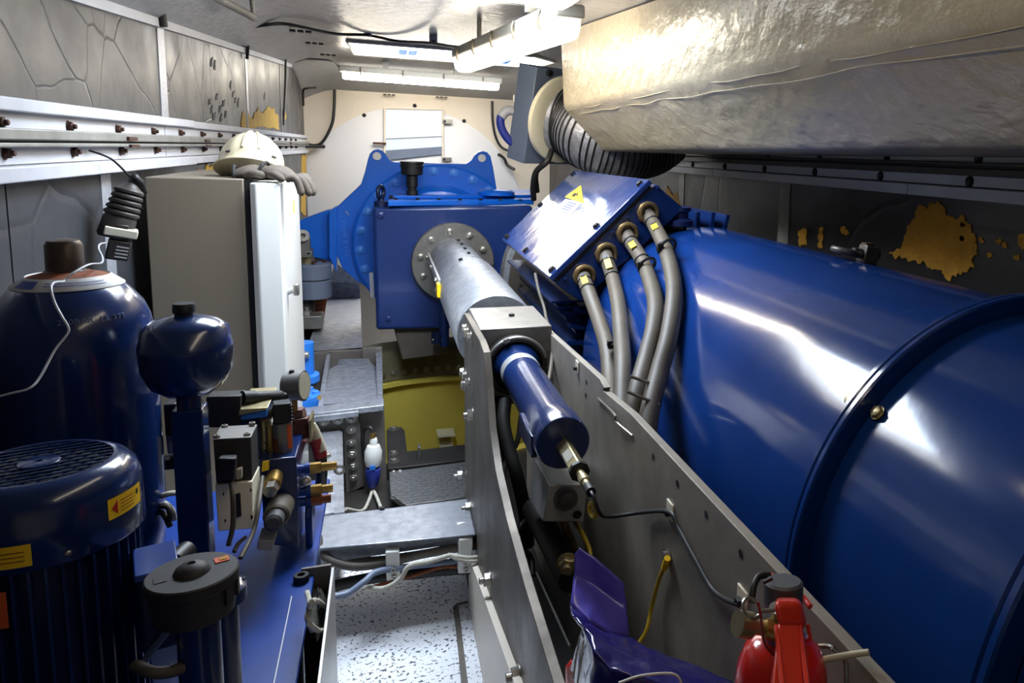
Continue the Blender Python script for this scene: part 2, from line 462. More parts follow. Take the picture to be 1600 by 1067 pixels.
for c in ((4.532, 0.1872), (4.7164, 0.2227), (4.7871, 0.1673), (4.9015, 0.1995), (4.941, 0.1397), (5.1391, 0.3109), (5.2079, 0.2654), (5.2614, 0.2321), (5.3664, 0.2227), (4.5678, 0.145), (4.6255, 0.1218), (4.8085, 0.1148), (4.6295, 0.3918), (4.7067, 0.3801), (6.4947, 0.3248)):
    MB().prism(jag([(c[0]+dy*0.07, c[1]+dz*0.02) for dy, dz in ((-0.5, -1), (0.3, -0.7), (0.6, 0.9), (-0.2, 0.5))], 0.3, 2), 'x', XL+0.001, XL+0.003).build('torn_flap', 'ink', wl)
# white trim along the top of the left wall
tl = structure_root('trim_2', (XL, 5, 0.5)); tl['label'] = 'white strip along the top of the left wall'
MB().add([(XL-0.01, y, zt(y)-dz-0.82*drop(y)) if x == 0 else (XL+0.018, y, zt(y)-dz-0.82*drop(y)) for y in (Y0, 3.63, 8.3) for x, dz in ((0, -0.012), (1, -0.012), (1, 0.02), (0, 0.02))],
         [(0, 1, 5, 4), (1, 2, 6, 5), (2, 3, 7, 6), (4, 5, 9, 8), (5, 6, 10, 9), (6, 7, 11, 10), (0, 3, 2, 1), (8, 9, 10, 11)]).build('strip', 'white_strip', tl)

# ---- left rail: two bolted flanges with a C rail between, lips above and below
r3 = structure_root('trim_3', (XL, 4, 0)); r3['label'] = 'galvanised mounting rail with bolted flanges along the left wall'
z150, z172, z199, z219, z223, z231, z258, z263, z289 = 0.0771, 0.0461, 0.0101, -0.017, -0.0223, -0.033, -0.0717, -0.0748, -0.1109
MB().box(XL, XL+0.045, Y0, 3.95, z172, z150).build('lip', 'white_strip', r3, 0.004)
MB().box(XL, XL+0.040, 3.97, 9.45, z172-0.002, z150-0.002).build('lip', 'white_strip', r3, 0.004)
MB().box(XL, XL+0.02, Y0, 3.55, z199-0.006, z172).build('flange', 'white_strip', r3)
MB().box(XL, XL+0.02, 3.56, 9.45, z199-0.006, z172).build('flange', 'white_strip', r3)
MB().box(XL, XL+0.05, Y0, 9.4, z219, z199).build('rail', 'rail_grey', r3, 0.004)
MB().box(XL, XL+0.02, Y0, 9.4, z223, z219).build('groove', 'black', r3)
MB().box(XL, XL+0.05, Y0, 9.4, z231, z223).build('rail', 'rail_grey', r3, 0.003)
MB().box(XL, XL+0.02, Y0, 3.55, z258, z231).build('flange', 'white_strip', r3)
MB().box(XL, XL+0.02, 3.56, 9.45, z258, z231).build('flange', 'white_strip', r3)
MB().box(XL, XL+0.012, Y0, 9.45, z263, z258).build('recess', 'gelcoat', r3)
MB().box(XL, XL+0.045, Y0, 3.95, z289, z263).build('lip', 'white_strip', r3, 0.004)
MB().box(XL, XL+0.040, 3.97, 9.45, z289+0.003, z263-0.001).build('lip', 'white_strip', r3, 0.004)
zb1, zb2 = 0.0211, -0.0461
for k in range(16):
    y = 2.155+0.408*k
    put('stud', 'bolt_rust', 'bolt', r3, (XL+0.02, y, zb1), (1, 0, 0), 0.0125)
    put('stud', 'bolt_rust', 'bolt', r3, (XL+0.02, y+0.02, zb2), (1, 0, 0), 0.0125)
for k in range(5):
    y = 2.95+1.15*k
    MB().box(XL+0.05, XL+0.058, y, y+0.09, z219+0.004, z219+0.016).build('slot', 'bolt_rust', r3)
    MB().box(XL+0.05, XL+0.058, y+0.02, y+0.11, z231-0.002, z231+0.008).build('slot', 'bolt_rust', r3)

# ---- right wall
wr = structure_root('wall_right', (XR, 4, ZF)); wr['label'] = 'right wall of dark foil panels with torn yellow foam'
cutr = [Y0, 3.49, 5.6, YB]
z323, z300, z297, z279, z256, z237 = -0.1175, -0.076, -0.071, -0.0349, 0.0112, 0.0492
for i in range(3):
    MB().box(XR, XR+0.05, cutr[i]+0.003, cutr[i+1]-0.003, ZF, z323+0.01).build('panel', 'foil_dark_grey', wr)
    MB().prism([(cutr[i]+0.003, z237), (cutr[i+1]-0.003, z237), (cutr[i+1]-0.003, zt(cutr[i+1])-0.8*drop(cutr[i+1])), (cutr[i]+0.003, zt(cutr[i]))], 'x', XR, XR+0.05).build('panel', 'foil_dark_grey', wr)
MB().box(XR+0.052, XR+0.08, Y0, YB, ZF-0.1, 0.9).build('outer_shell', 'gelcoat', wr)
MB().box(XR-0.004, XR, 3.44, 3.55, ZF, z323+0.01).build('seam_tape', 'rail_grey', wr)
MB().box(XR-0.004, XR, 4.93, 5.03, ZF, z323+0.01).build('seam_tape', 'rail_grey', wr)
patch([(2.6049, -0.3759), (2.4882, -0.33), (2.4836, -0.264), (2.4357, -0.1999), (2.4248, -0.1598), (2.3783, -0.1685), (2.3453, -0.1351), (2.2654, -0.1483), (2.248, -0.1794), (2.1678, -0.1773), (2.1312, -0.2143), (2.0917, -0.2812), (2.0962, -0.3486), (2.17, -0.3824), (2.2081, -0.4023), (2.273, -0.3841), (2.3845, -0.3762), (2.5037, -0.3727)], wr, XR-0.001, -1, 0.45, 'foam_dark')
patch([(3.3247, -0.4108), (3.338, -0.3457), (3.295, -0.3319), (3.2507, -0.3399), (3.2492, -0.4113)], wr, XR-0.001, -1, 0.3, 'foam_dark')
patch([(3.1419, -0.4045), (3.1458, -0.3141), (3.1065, -0.3043), (3.1013, -0.4056)], wr, XR-0.001, -1, 0.3, 'foam_dark')
patch([(2.9587, -0.3014), (2.9183, -0.2889), (2.8851, -0.311), (2.9139, -0.3283)], wr, XR-0.001, -1, 0.3, 'foam_dark')
patch([(1.9093, -0.2421), (1.9073, -0.2129), (1.8618, -0.1919), (1.8374, -0.264), (1.8903, -0.2646)], wr, XR-0.001, -1, 0.3, 'foam_dark')
patch([(5.3063, -0.3027), (5.2586, -0.2171), (5.1455, -0.2838), (5.0433, -0.2688), (4.9614, -0.3429), (4.7908, -0.3647), (4.7646, -0.3966), (5.0585, -0.3856)], wr, XR-0.001, -1, 0.3, 'foam_dark')
patch([(10.4906, -0.5524), (10.3129, -0.2729), (9.9562, -0.2944), (9.862, -0.5176)], wr, XR-0.001, -1, 0.3, 'foam_dark')
for c in ((2.1686, -0.2542), (2.0739, -0.2482), (1.9937, -0.2434), (1.9633, -0.2569), (2.0288, -0.2952), (1.9092, -0.2878), (2.1738, -0.2094)):
    flat_patch(MB(), jag([(c[0]+dy*0.014, c[1]+dz*0.009) for dy, dz in ((-1, -0.6), (0.6, -1), (1, 0.5), (-0.3, 1))], 0.3, 2), 'x', XR-0.001, XR-0.005).build('torn_patch', 'foam_dark', wr)
r4 = structure_root('trim_4', (XR, 4, 0)); r4['label'] = 'galvanised mounting rail with bolted flanges along the right wall'
MB().box(XR-0.015, XR, Y0, 9.5, z256, z237).build('flange', 'white_strip', r4)
MB().box(XR-0.05, XR, Y0, 9.5, z256-0.012, z256).build('rail', 'dark_steel', r4, 0.003)
MB().box(XR-0.012, XR, Y0, 9.5, z256-0.02, z256-0.012).build('groove', 'black', r4)
MB().box(XR-0.04, XR, Y0, 9.5, z279, z256-0.02).build('rail', 'dark_steel', r4, 0.003)
MB().box(XR-0.015, XR, Y0, 9.5, z297, z279).build('flange', 'white_strip', r4)
MB().box(XR-0.008, XR, Y0, 9.5, z300, z297).build('groove', 'black', r4)
MB().box(XR-0.04, XR, Y0, 2.45, z323, z300).build('lip', 'white_strip', r4, 0.003)
MB().box(XR-0.04, XR, 2.453, 4.35, z323, z300).build('lip', 'white_strip', r4, 0.003)
MB().box(XR-0.04, XR, 4.355, 9.5, z323, z300).build('lip', 'white_strip', r4, 0.003)
for k in range(11):
    y = 1.584+0.522*k
    put('dome', 'black_bolt', 'bolt', r4, (XR-0.015, y, 0.0261), (-1, 0, 0), 0.02)
    put('dome', 'black_bolt', 'bolt', r4, (XR-0.015, y+0.035, -0.055), (-1, 0, 0), 0.02)

# ---- back wall with the round hub cover and its hatch window
wb = structure_root('wall_back', (0.5, YB, ZF)); wb['label'] = 'white moulded front wall behind the gearbox'
MB().box(XL-0.05, XR+0.05, YB, YB+0.04, ZF-0.2, 0.75).build('panel', 'gelcoat', wb)
MB().lathe([(1.27, 0), (1.27, 0.012), (1.255, 0.018)], (0.296, YB, -0.8249), (0, -1, 0), 96).build('hub_cover', 'hub_white', wb)
for p in ((-0.2, 9.58, 0.3264), (0.3351, 9.58, 0.4619), (0.8767, 9.58, 0.3147), (-0.6251, 9.58, -0.0371), (1.2803, 9.58, -0.0667)):
    put('dome', 'black_bolt', 'clamp_knob', wb, p, (0, -1, 0), 0.022)
w1 = structure_root('window_1', (0.3155, 9.55, 0.135)); w1['label'] = 'rectangular clear hatch in the round white cover'
MB().prism([(0.0211, 0.401), (0.6333, 0.4192), (0.6291, 0.0011), (0.0124, -0.0571)], 'y', 9.570, 9.560).build('pane', 'window_glow', w1)
MB().prism([(0.0124, -0.0571), (0.6291, 0.0085), (0.6282, -0.0802), (0.0509, -0.1641)], 'y', 9.571, 9.558).build('lower_pane', 'grey_paint', w1)
for p, q in (((0.0147, 9.555, 0.4146), (0.6401, 9.555, 0.4303)), ((0.6401, 9.555, 0.4303), (0.6347, 9.555, -0.1095)), ((0.0147, 9.555, 0.4146), (0.0041, 9.555, -0.1366))):
    MB().cyl(p, q, 0.012, n=6).build('frame_bar', 'gelcoat', w1)
MB().cyl((0.0148, 9.55, 0.0723), (0.6297, 9.55, 0.1262), 0.004, n=6).build('wire', 'rail_grey', w1)
for (u1, p) in ((0, (0.6866, 9.53, 0.2968)), (1, (0.6754, 9.53, -0.1375))):
    hg = MB().obox(p, 0.11, 0.02, 0.05, ((1, 0, 0), (0, 1, 0), (0, 0, 1))).build('hinge', 'bolt', w1, 0.004)
    put('hex', 'black_bolt', 'bolt', hg, Vector(p)+Vector((-0.03, -0.01, 0)), (0, -1, 0), 0.012)
MB().obox((-0.0465, 9.53, 0.0197), 0.14, 0.02, 0.025, ((1, 0, 0), (0, 1, 0), (0, 0, 1))).build('latch', 'bolt_rust', w1, 0.004)

# rear wall behind the camera
wr0 = structure_root('wall_rear', (0.5, Y0, ZF)); wr0['label'] = 'rear wall of the nacelle'
MB().box(XL-0.09, XR+0.09, Y0-0.05, Y0, ZF-0.1, 0.7).build('panel', 'gelcoat', wr0)

# ---- roof skylight above the gearbox
w2 = structure_root('window_2', (0.6, 7.6, 0.85)); w2['label'] = 'bright translucent roof skylight above the gearbox'
sk = [(-0.25, 6.75), (1.2, 6.75), (1.5, 7.4), (1.5, 8.45), (-0.25, 8.45)]
zz = lambda p: zt(p[1])+0.18-drop(p[1])-0.012
MB().add([(p[0], p[1], zz(p)) for p in sk]+[(p[0], p[1], zz(p)-0.004) for p in sk],
         [(0, 1, 2, 3, 4), (9, 8, 7, 6, 5)]+[(i, (i+1) % 5, (i+1) % 5+5, i+5) for i in range(5)]).build('pane', 'skylight_glow', w2)
for i in range(5):
    p, q = sk[i], sk[(i+1) % 5]
    MB().cyl((p[0], p[1], zz(p)), (q[0], q[1], zz(q)), 0.014, n=6).build('frame_bar', 'gelcoat', w2)
for c in ((0.2061, 7.3279), (1.0378, 7.6297)):
    for i in (-1, 1):
        for j in (-1, 0, 1):
            z_ = zz(c)-0.02
            MB().box(c[0]+i*0.04-0.034, c[0]+i*0.04+0.034, c[1]+j*0.12-0.04, c[1]+j*0.12+0.04, z_-0.008, z_).build('vent_slat', 'pump_blue', w2)

# ---- floor: white plate, deck around the tower hole
TC, TR = (0.30, 4.55), 0.76
fl = structure_root('floor', (0.3, 1.5, ZF)); fl['label'] = 'white nacelle floor strewn with black grit'
MB().box(XL-0.09, 0.24, Y0, 3.0, ZF-0.03, ZF).build('floor_plate', 'speckle', fl)
MB().box(0.24, XR+0.09, Y0, 3.0, ZF-0.03, ZF).build('floor_plate', 'dark_steel', fl)
n = 64; b = MB()
inner = [(TC[0]+TR*math.cos(2*PI*k/n), TC[1]+TR*math.sin(2*PI*k/n), ZF-0.02) for k in range(n)]
outer = []
for k in range(n):
    a = 2*PI*k/n; c, s = math.cos(a), math.sin(a)
    t = min((XR+0.09-TC[0])/c if c > 1e-6 else (XL-0.09-TC[0])/c if c < -1e-6 else 9, (5.45-TC[1])/s if s > 1e-6 else (3.0-TC[1])/s if s < -1e-6 else 9)
    outer.append((TC[0]+t*c, TC[1]+t*s, ZF-0.02))
b.add(inner+outer, [(k, (k+1) % n, (k+1) % n+n, k+n) for k in range(n)])
b.build('deck_plate', 'dark_steel', fl)
MB().box(XL-0.09, XR+0.09, 5.45, YB, ZF-0.05, ZF-0.02).build('deck_plate', 'dark_steel', fl)
tw = structure_root('wall_tower', (TC[0], TC[1], -3)); tw['label'] = 'yellow inside of the tower top seen through the floor opening'
b = MB()
b.ring([[(TC[0]+r*math.cos(2*PI*k/n), TC[1]+r*math.sin(2*PI*k/n), z) for k in range(n)] for r, z in ((TR, -3.0), (TR, -1.555), (TR-0.05, -1.545), (TR-0.05, -1.52), (TR+0.02, -1.515))], False, True, False)
b.build('tower_wall', 'yellow_tower', tw)
# the yaw bearing ring stands on the rim of the tower, only the far arc is in view
b = MB(); arc = [PI*0.02+PI*0.96*k/32 for k in range(33)]
b.ring([[(TC[0]+r*math.cos(a), TC[1]+r*math.sin(a), z) for r, z in ((TR-0.02, -1.51), (TR-0.02, -1.33), (TR+0.10, -1.28), (TR+0.12, -1.51))] for a in arc])
yaw = thing('yaw_bearing', 'curved grey yaw bearing ring above the yellow tower wall', 'bearing', (TC[0], TC[1]+TR, -1.5))
b.build('ring_segment', 'yaw_grey', yaw)
for k in range(4, 29):
    a = arc[k]
    put('hex', 'bolt', 'bolt', yaw, (TC[0]+(TR-0.02)*math.cos(a), TC[1]+(TR-0.02)*math.sin(a), -1.465), (-math.cos(a), -math.sin(a), 0), 0.016)
jb = thing('junction_box', 'small ivory socket box on the yellow tower wall', 'box', (0.3493, 5.24, -1.9924))
MB().prism([(0.3012, -1.8975), (0.3955, -1.9029), (0.3946, -2.002), (0.3043, -1.9918)], 'y', 5.2, 5.27).build('case', 'ivory', jb, 0.008)
MB().prism([(0.3189, -1.9028), (0.3719, -1.904), (0.3714, -1.9576), (0.3184, -1.9562)], 'y', 5.19, 5.2).build('socket', 'lamp_grey', jb, 0.003)
MB().prism([(0.2909, -1.8777), (0.4007, -1.8803), (0.4006, -1.8937), (0.2907, -1.891)], 'y', 5.14, 5.27).build('rain_hood', 'ivory', jb)
# ================================================================== gearbox
gb = thing('gearbox', 'large blue gearbox with lifting lugs, ring of bolts and black breather', 'gearbox', (0.4, 5.4, -1.12))
YG = 5.0
YR = 5.5
MB().prism([(-0.0673, -0.369), (0.8768, -0.3497), (0.9142, -1.1017), (0.6676, -1.1405), (-0.065, -1.1186)], 'y', YG, YR).build('housing', 'box_blue_shaded', gb, 0.02, seg=3)
# ring plate with its two lugs
ring = [(-0.2999, -0.4406), (-0.2838, -0.3991), (-0.1439, -0.2565), (-0.1193, -0.1814), (-0.0982, -0.0941), (-0.0859, -0.0566), (-0.0663, -0.0354), (-0.0392, -0.0262), (-0.0123, -0.0335), (0.0067, -0.0536), (0.0256, -0.0862), (0.0486, -0.1064), (0.0957, -0.1092),
        (0.514, -0.1058), (0.5477, -0.0832), (0.5689, -0.048), (0.5943, -0.0256), (0.6239, -0.0159), (0.6537, -0.0236), (0.6749, -0.049), (0.6919, -0.127), (0.7176, -0.2848), (0.8888, -0.4483), (0.8904, -0.9274), (0.6902, -1.1968), (0.0183, -1.1207), (-0.0973, -0.9508), (-0.174, -0.8968), (-0.2641, -0.8093), (-0.3031, -0.7032)]
MB().prism(ring, 'y', YR-0.02, YR+0.09).build('ring_plate', 'gear_blue_lit', gb, 0.006)
GC = (0.3306, -0.646)
MB().lathe([(0.535, 0), (0.535, 0.05), (0.52, 0.06), (0.40, 0.06), (0.39, 0.10), (0.36, 0.16), (0.33, 0.17)], (GC[0], YR-0.02, GC[1]), (0, -1, 0), 72).build('ring_gear_cover', 'gear_blue_lit', gb, ang=30)
for k in range(24):
    a = 2*PI*k/24+0.06
    if -0.5 < math.sin(a):
        put('hex', 'blue_bolt', 'bolt', gb, (GC[0]+0.487*math.cos(a), YR-0.08, GC[1]+0.487*math.sin(a)), (0, -1, 0), 0.025)
for p in ((-0.0437, 5.47, -0.0714), (0.6161, 5.47, -0.0634)):
    put('hole', 'white_plastic', 'lug_hole', gb, p, (0, -1, 0), 0.026)
# torque arm reaching to the left mount
MB().prism([(-0.528, -0.5033), (-0.3474, -0.4282), (-0.2945, -0.4237), (-0.3037, -0.7733), (-0.4126, -0.7375), (-0.5352, -0.7271)], 'y', 5.52, 5.64).build('torque_arm', 'gear_blue_lit', gb, 0.006)
MB().prism([(-0.334, -0.4286), (-0.2886, -0.3956), (-0.2999, -0.8221), (-0.342, -0.717)], 'y', 5.44, 5.56).build('web', 'gear_blue_lit', gb, 0.004)
# flat cover, its small bolts, oil cover
zc = -0.3495
cv = MB().prism([(0.0147, 4.961), (0.9238, 5.2205), (1.1245, 6.3566), (0.0517, 5.828)], 'z', zc-0.01, zc+0.025).build('top_cover', 'gear_blue_lit', gb, 0.005)
MB().prism([(0.052, 5.0924), (0.9374, 5.3972), (1.0594, 6.159), (0.0838, 5.7283)], 'z', zc+0.025, zc+0.045).build('cover_plate', 'gear_blue_lit', cv, 0.004)
MB().lathe([(0.12, 0), (0.12, 0.02), (0.10, 0.035)], (0.6938, 5.33, zc+0.045), n=24).build('round_cap', 'gear_blue_lit', cv)
for k in range(7):
    put('cap', 'black_bolt', 'bolt', cv, (0.06+0.125*k, 5.06, zc+0.025), (0, 0, 1), 0.011)
for k in range(3):
    put('cap', 'black_bolt', 'bolt', cv, (0.035, 5.12+0.09*k, zc+0.025), (0, 0, 1), 0.011)
# breather
bx, by = 0.16, 5.2
br = MB().lathe([(0.034, 0), (0.034, 0.03), (0.026, 0.032), (0.026, 0.05), (0.034, 0.052), (0.034, 0.12), (0.03, 0.125), (0.03, 0.15)], (bx, by, zc+0.045), n=18).build('breather_neck', 'black', gb)
MB().lathe([(0.03, 0), (0.064, 0.01), (0.066, 0.055), (0.072, 0.058), (0.072, 0.066), (0.066, 0.07), (0.066, 0.076), (0.072, 0.08), (0.07, 0.09), (0.02, 0.094)], (bx, by, zc+0.165), n=24).build('breather_cap', 'black', gb)
# eyebolt
ep = V(-0.0235, 5.1, -0.369)
eb = MB().lathe([(0.04, 0), (0.04, 0.03), (0.02, 0.035), (0.018, 0.05)], ep, n=16).build('eyebolt', 'navy_matt', gb)
MB().torus(ep+V(0, 0, 0.085), (0.9, -0.45, 0), 0.036, 0.013, 20, 8).build('eye', 'navy_matt', eb)
put('hex', 'box_blue_shaded', 'plug', gb, (-0.0258, 5, -0.4147), (0, -1, 0), 0.02)
put('hex', 'box_blue_shaded', 'plug', gb, (0.0051, 5, -1.0503), (0, -1, 0), 0.018)
lettering('1', 0.05, (-0.2273, 5.475, -0.4424), (0.8, 0, 0.6), (-0.6, 0, 0.8), 'white_strip', gb)
lettering('POHF B 130', 0.045, (-0.2465, 5.475, -0.6046), (0.1, 0, -1), (1, 0, 0.1), 'blue_bolt', gb)
# casting foot under the box and drain valve
MB().prism([(0.0341, -1.1217), (0.3207, -1.0945), (0.3578, -1.3071), (0.0794, -1.3308)], 'y', 5.05, 5.4).build('sump', 'cable_brown', gb, 0.01)
dv = MB().cyl((0.2839, 4.95, -1.1422), (0.2833, 4.95, -1.2032), 0.035, n=12).build('drain_valve', 'navy_matt', gb)
MB().cyl((0.2565, 4.94, -1.183), (0.3398, 4.94, -1.1796), 0.016, n=10).build('nipple', 'zinc', dv)
MB().cyl((0.3248, 4.95, -1.2261), (0.3276, 4.95, -0.9416), 0.03, n=10).build('drain_pipe', 'box_blue_shaded', gb)

# white marking strip beside the gearbox
wp = tag(MB().prism([(-0.1009, -0.7969), (-0.0786, -0.7934), (-0.0745, -0.9527), (-0.0968, -0.9519)], 'y', 5.2, 5.24).build('marking_strip', 'white_strip'), 'short white strip at the left edge of the blue gearbox box', 'strip')

# ================================================================== torque mount on the left of the gearbox
tm = thing('torque_mount', 'grey round rubber mount with silver clevis under the blue torque arm', 'mount', (-0.4386, 5.35, -0.9874))
cxm, cym = -0.4313, 5.35
MB().lathe([(0.105, 0), (0.108, 0.01), (0.108, 0.105), (0.10, 0.112)], (cxm, cym, -0.963), n=36).build('lower_pot', 'grey_paint', tm)
MB().lathe([(0.1, 0), (0.1, 0.012)], (cxm, cym, -0.8546), n=36).build('seam_ring', 'black', tm)
MB().lathe([(0.108, 0), (0.108, 0.085), (0.10, 0.095), (0.06, 0.10)], (cxm, cym, -0.8424), n=36).build('upper_pot', 'grey_paint', tm)
zt_ = -0.8424+0.1
MB().lathe([(0.05, 0), (0.05, 0.03), (0.035, 0.06)], (cxm-0.035, cym, zt_), n=20).build('neck', 'zinc', tm)
cl = MB().prism([(-0.5156, -0.6929), (-0.512, -0.5808), (-0.5038, -0.5449), (-0.4784, -0.529), (-0.4503, -0.5411), (-0.4333, -0.5733), (-0.4298, -0.6942)], 'y', 5.26, 5.30).build('clevis', 'steel', tm, 0.005)
MB().prism([(-0.4992, -0.6576), (-0.4217, -0.6547), (-0.4229, -0.6945), (-0.5005, -0.6971)], 'y', 5.23, 5.36).build('clevis_foot', 'steel', tm, 0.004)
MB().pipe((-0.4704, 5.265, -0.5639), (-0.4677, 5.235, -0.5607), 0.036, 0.014, 24).build('bush', 'bolt', cl)
for p in ((-0.486, 5.225, -0.6691), (-0.4406, 5.225, -0.6698)):
    put('hole', 'black_bolt', 'screw_hole', tm, p, (0, -1, 0), 0.008)
for p in ((-0.4119, 5.35, -0.6985), (-0.3651, 5.35, -0.7115), (-0.4218, 5.28, -0.7251)):
    put('stud', 'bolt_rust', 'bolt', tm, (Vector(p).x, Vector(p).y, zt_-0.005), (0, 0, 1), 0.013)
MB().cyl((cxm-0.045, cym, -1.6), (cxm-0.045, cym, -0.963), 0.05, n=18).build('pedestal', 'dark_steel', tm)
fb = MB().box(cxm-0.1, cxm+0.06, 5.15, 5.3, -1.1266, -1.0464).build('foot_block', 'steel', tm, 0.005)
put('stud', 'bolt', 'bolt', fb, (-0.4598, 5.2, -1.0464), (0, 0, 1), 0.03)
MB().prism([(-0.4445, -0.7989), (-0.4411, -0.6845), (-0.3842, -0.6809), (-0.3427, -0.6985), (-0.3207, -0.7372), (-0.3339, -0.7969)], 'y', 5.6, 5.64).build('backing_plate', 'white_strip', tm, 0.004)
MB().prism([(-0.454, -0.9939), (-0.3597, -0.9761), (-0.3909, -1.1451), (-0.4547, -1.1421)], 'y', 5.5, 5.6).build('rust_plate', 'rust', tm)

# ================================================================== main frame, left longitudinal beam
mf = thing('main_frame_beam', 'long grey steel frame beam running beside the gearbox to the shelf', 'beam', (-0.15, 4.6, -1.6))
ZB = -1.15
# flat top sheet, then rising end towards the torque arm
MB().add([(-0.425, 4.6894, -1.15), (-0.1377, 4.7064, -1.15), (-0.1881, 6.2698, -1.15), (-0.4392, 6.3733, -1.15),
          (-0.1952, 6.3, -1.0421), (-0.3632, 6.4, -0.8817), (-0.3963, 6.3, -1.0216)],
         [(0, 1, 2, 3), (3, 2, 4, 6), (6, 4, 5)]).build('top_sheet', 'galv', mf)
MB().add([(-0.1377, 4.7064, -1.15), (-0.1881, 6.2698, -1.15), (-0.1952, 6.3, -1.0421), (-0.1952, 6.3, -1.0421), (-0.1952, 6.3, -1.6), (-0.1881, 6.2698, -1.6), (-0.1377, 4.7064, -1.6)],
         [(0, 1, 5, 6), (1, 2, 4, 5)]).build('side_web', 'frame_steel', mf)
YS = 4.6677     # far end of the shelf box
YN = 3.63                     # near end
xs0, xs1 = -0.3395-0.1, -0.0222
MB().box(-0.42, -0.1369, YS-0.02, YS, -1.6, -1.148).build('end_plate', 'frame_steel', mf, 0.002)
MB().box(-0.1316, -0.0322, YS-0.06, YS-0.03, -1.6, -1.1312).build('end_plate', 'frame_steel', mf, 0.002)
# recessed sloping pan between two side flanges
MB().add([(-0.276, 3.66, -1.1416), (-0.049, 3.66, -1.1472), (-0.0558, 4.45, -1.2067), (-0.0884, 4.5, -1.1926), (-0.1019, 4.55, -1.1757), (-0.2504, 4.55, -1.1693), (-0.258, 4.5, -1.1879), (-0.293, 4.45, -1.1967)],
         [(0, 1, 2, 3, 4, 5, 6, 7)]).build('pan_floor', 'galv', mf)
MB().add([(-0.2898, 3.64, -1.1398), (-0.2696, 3.64, -1.1416), (-0.2973, 4.6, -1.1502), (-0.3164, 4.6, -1.1489), (-0.2898, 3.64, -1.5), (-0.2696, 3.64, -1.5), (-0.2973, 4.6, -1.5), (-0.3164, 4.6, -1.5)],
         [(0, 1, 2, 3), (1, 5, 6, 2), (0, 3, 7, 4), (0, 4, 5, 1)]).build('pan_flange', 'galv', mf)
MB().add([(-0.0487, 3.64, -1.1409), (-0.0274, 3.64, -1.1428), (-0.0323, 4.6, -1.1525), (-0.0658, 4.6, -1.1578), (-0.0487, 3.64, -1.5), (-0.0274, 3.64, -1.5), (-0.0323, 4.6, -1.5), (-0.0658, 4.6, -1.5)],
         [(0, 1, 2, 3), (1, 5, 6, 2), (0, 3, 7, 4), (0, 4, 5, 1)]).build('pan_flange', 'galv', mf)
# near cross plate with its bolts
tp = MB().prism([(-0.3459, -1.1426), (-0.0218, -1.1281), (-0.0223, -1.1548), (-0.3467, -1.1684)], 'y', 3.54, 3.64).build('top_flange', 'galv', mf, 0.003)
MB().prism([(-0.3465, -1.1627), (-0.0223, -1.1519), (-0.0165, -1.5548), (-0.195, -1.5638), (-0.2435, -1.6293), (-0.3606, -1.6121)], 'y', 3.60, 3.62).build('cross_plate', 'frame_steel', mf, 0.002)
dp = MB().prism([(-0.3378, -1.1503), (-0.1237, -1.1416), (-0.1242, -1.1648), (-0.3386, -1.1759)], 'y', 3.52, 3.60).build('doubler_lip', 'galv', mf, 0.002)
MB().prism([(-0.3285, -1.1683), (-0.1241, -1.159), (-0.1085, -1.5041), (-0.1874, -1.5353), (-0.19, -1.2341), (-0.3305, -1.234)], 'y', 3.57, 3.60).build('doubler_plate', 'frame_steel', mf, 0.004)
for p in ((-0.2639, 3.57, -1.1885), (-0.2086, 3.57, -1.1882), (-0.1552, 3.57, -1.1876), (-0.1566, 3.57, -1.3484), (-0.1528, 3.57, -1.4049), (-0.154, 3.57, -1.4551), (-0.1578, 3.57, -1.2924), (-0.1564, 3.57, -1.237)):
    put('stud', 'bolt', 'bolt', mf, p, (0, -1, 0), 0.017)
put('hole', 'black', 'hole', mf, (-0.0883, 3.595, -1.1673), (0, -1, 0), 0.012)
put('hole', 'black', 'hole', mf, (-0.3824, 4.55, -1.257), (0, -1, 0), 0.03)
MB().prism([(-0.4403, -1.1358), (-0.3087, -1.1444), (-0.3558, -1.4569), (-0.4508, -1.4662)], 'y', 4.58, 4.61).build('inner_plate', 'frame_steel', mf)

# galvanised channel from the cross plate to the cross beam
gc = thing('channel_bar', 'bright galvanised channel running towards the crossbeam beside the hydraulic tray', 'channel', (-0.2, 3.0, -1.4))
MB().add([(-0.2786, 3.55, -1.2288), (-0.1986, 3.55, -1.2285), (-0.1771, 2.75, -1.2389), (-0.226, 2.7, -1.2222)]+[tuple(Vector(p)-Vector((0, 0, 0.01))) for p in ((-0.2786, 3.55, -1.2288), (-0.1986, 3.55, -1.2285), (-0.1771, 2.75, -1.2389), (-0.226, 2.7, -1.2222))],
         [(0, 1, 2, 3), (7, 6, 5, 4), (0, 4, 5, 1), (1, 5, 6, 2), (2, 6, 7, 3), (3, 7, 4, 0)]).build('web', 'galv', gc, 0.002)
MB().add([(-0.2106, 3.54, -1.2238), (-0.1912, 3.55, -1.2351), (-0.15, 2.76, -1.2475), (-0.1805, 2.74, -1.2384), (-0.1912, 3.55, -1.45), (-0.15, 2.76, -1.45), (-0.2112, 3.54, -1.45), (-0.1805, 2.74, -1.45)],
         [(0, 1, 2, 3), (1, 4, 5, 2), (0, 3, 7, 6), (3, 2, 5, 7), (0, 6, 4, 1)]).build('flange', 'galv', gc)
bk = MB().prism([(-0.2342, 2.9261), (-0.1867, 2.9241), (-0.1827, 2.8498), (-0.2283, 2.8403)], 'z', -1.115, -1.1).build('bracket', 'galv', gc, 0.002)
put('hex', 'bolt', 'bolt', bk, (-0.2108, 2.9128, -1.1), (0, 0, 1), 0.015)
put('hex', 'bolt', 'bolt', bk, (-0.2103, 2.8406, -1.1), (0, 0, 1), 0.015)

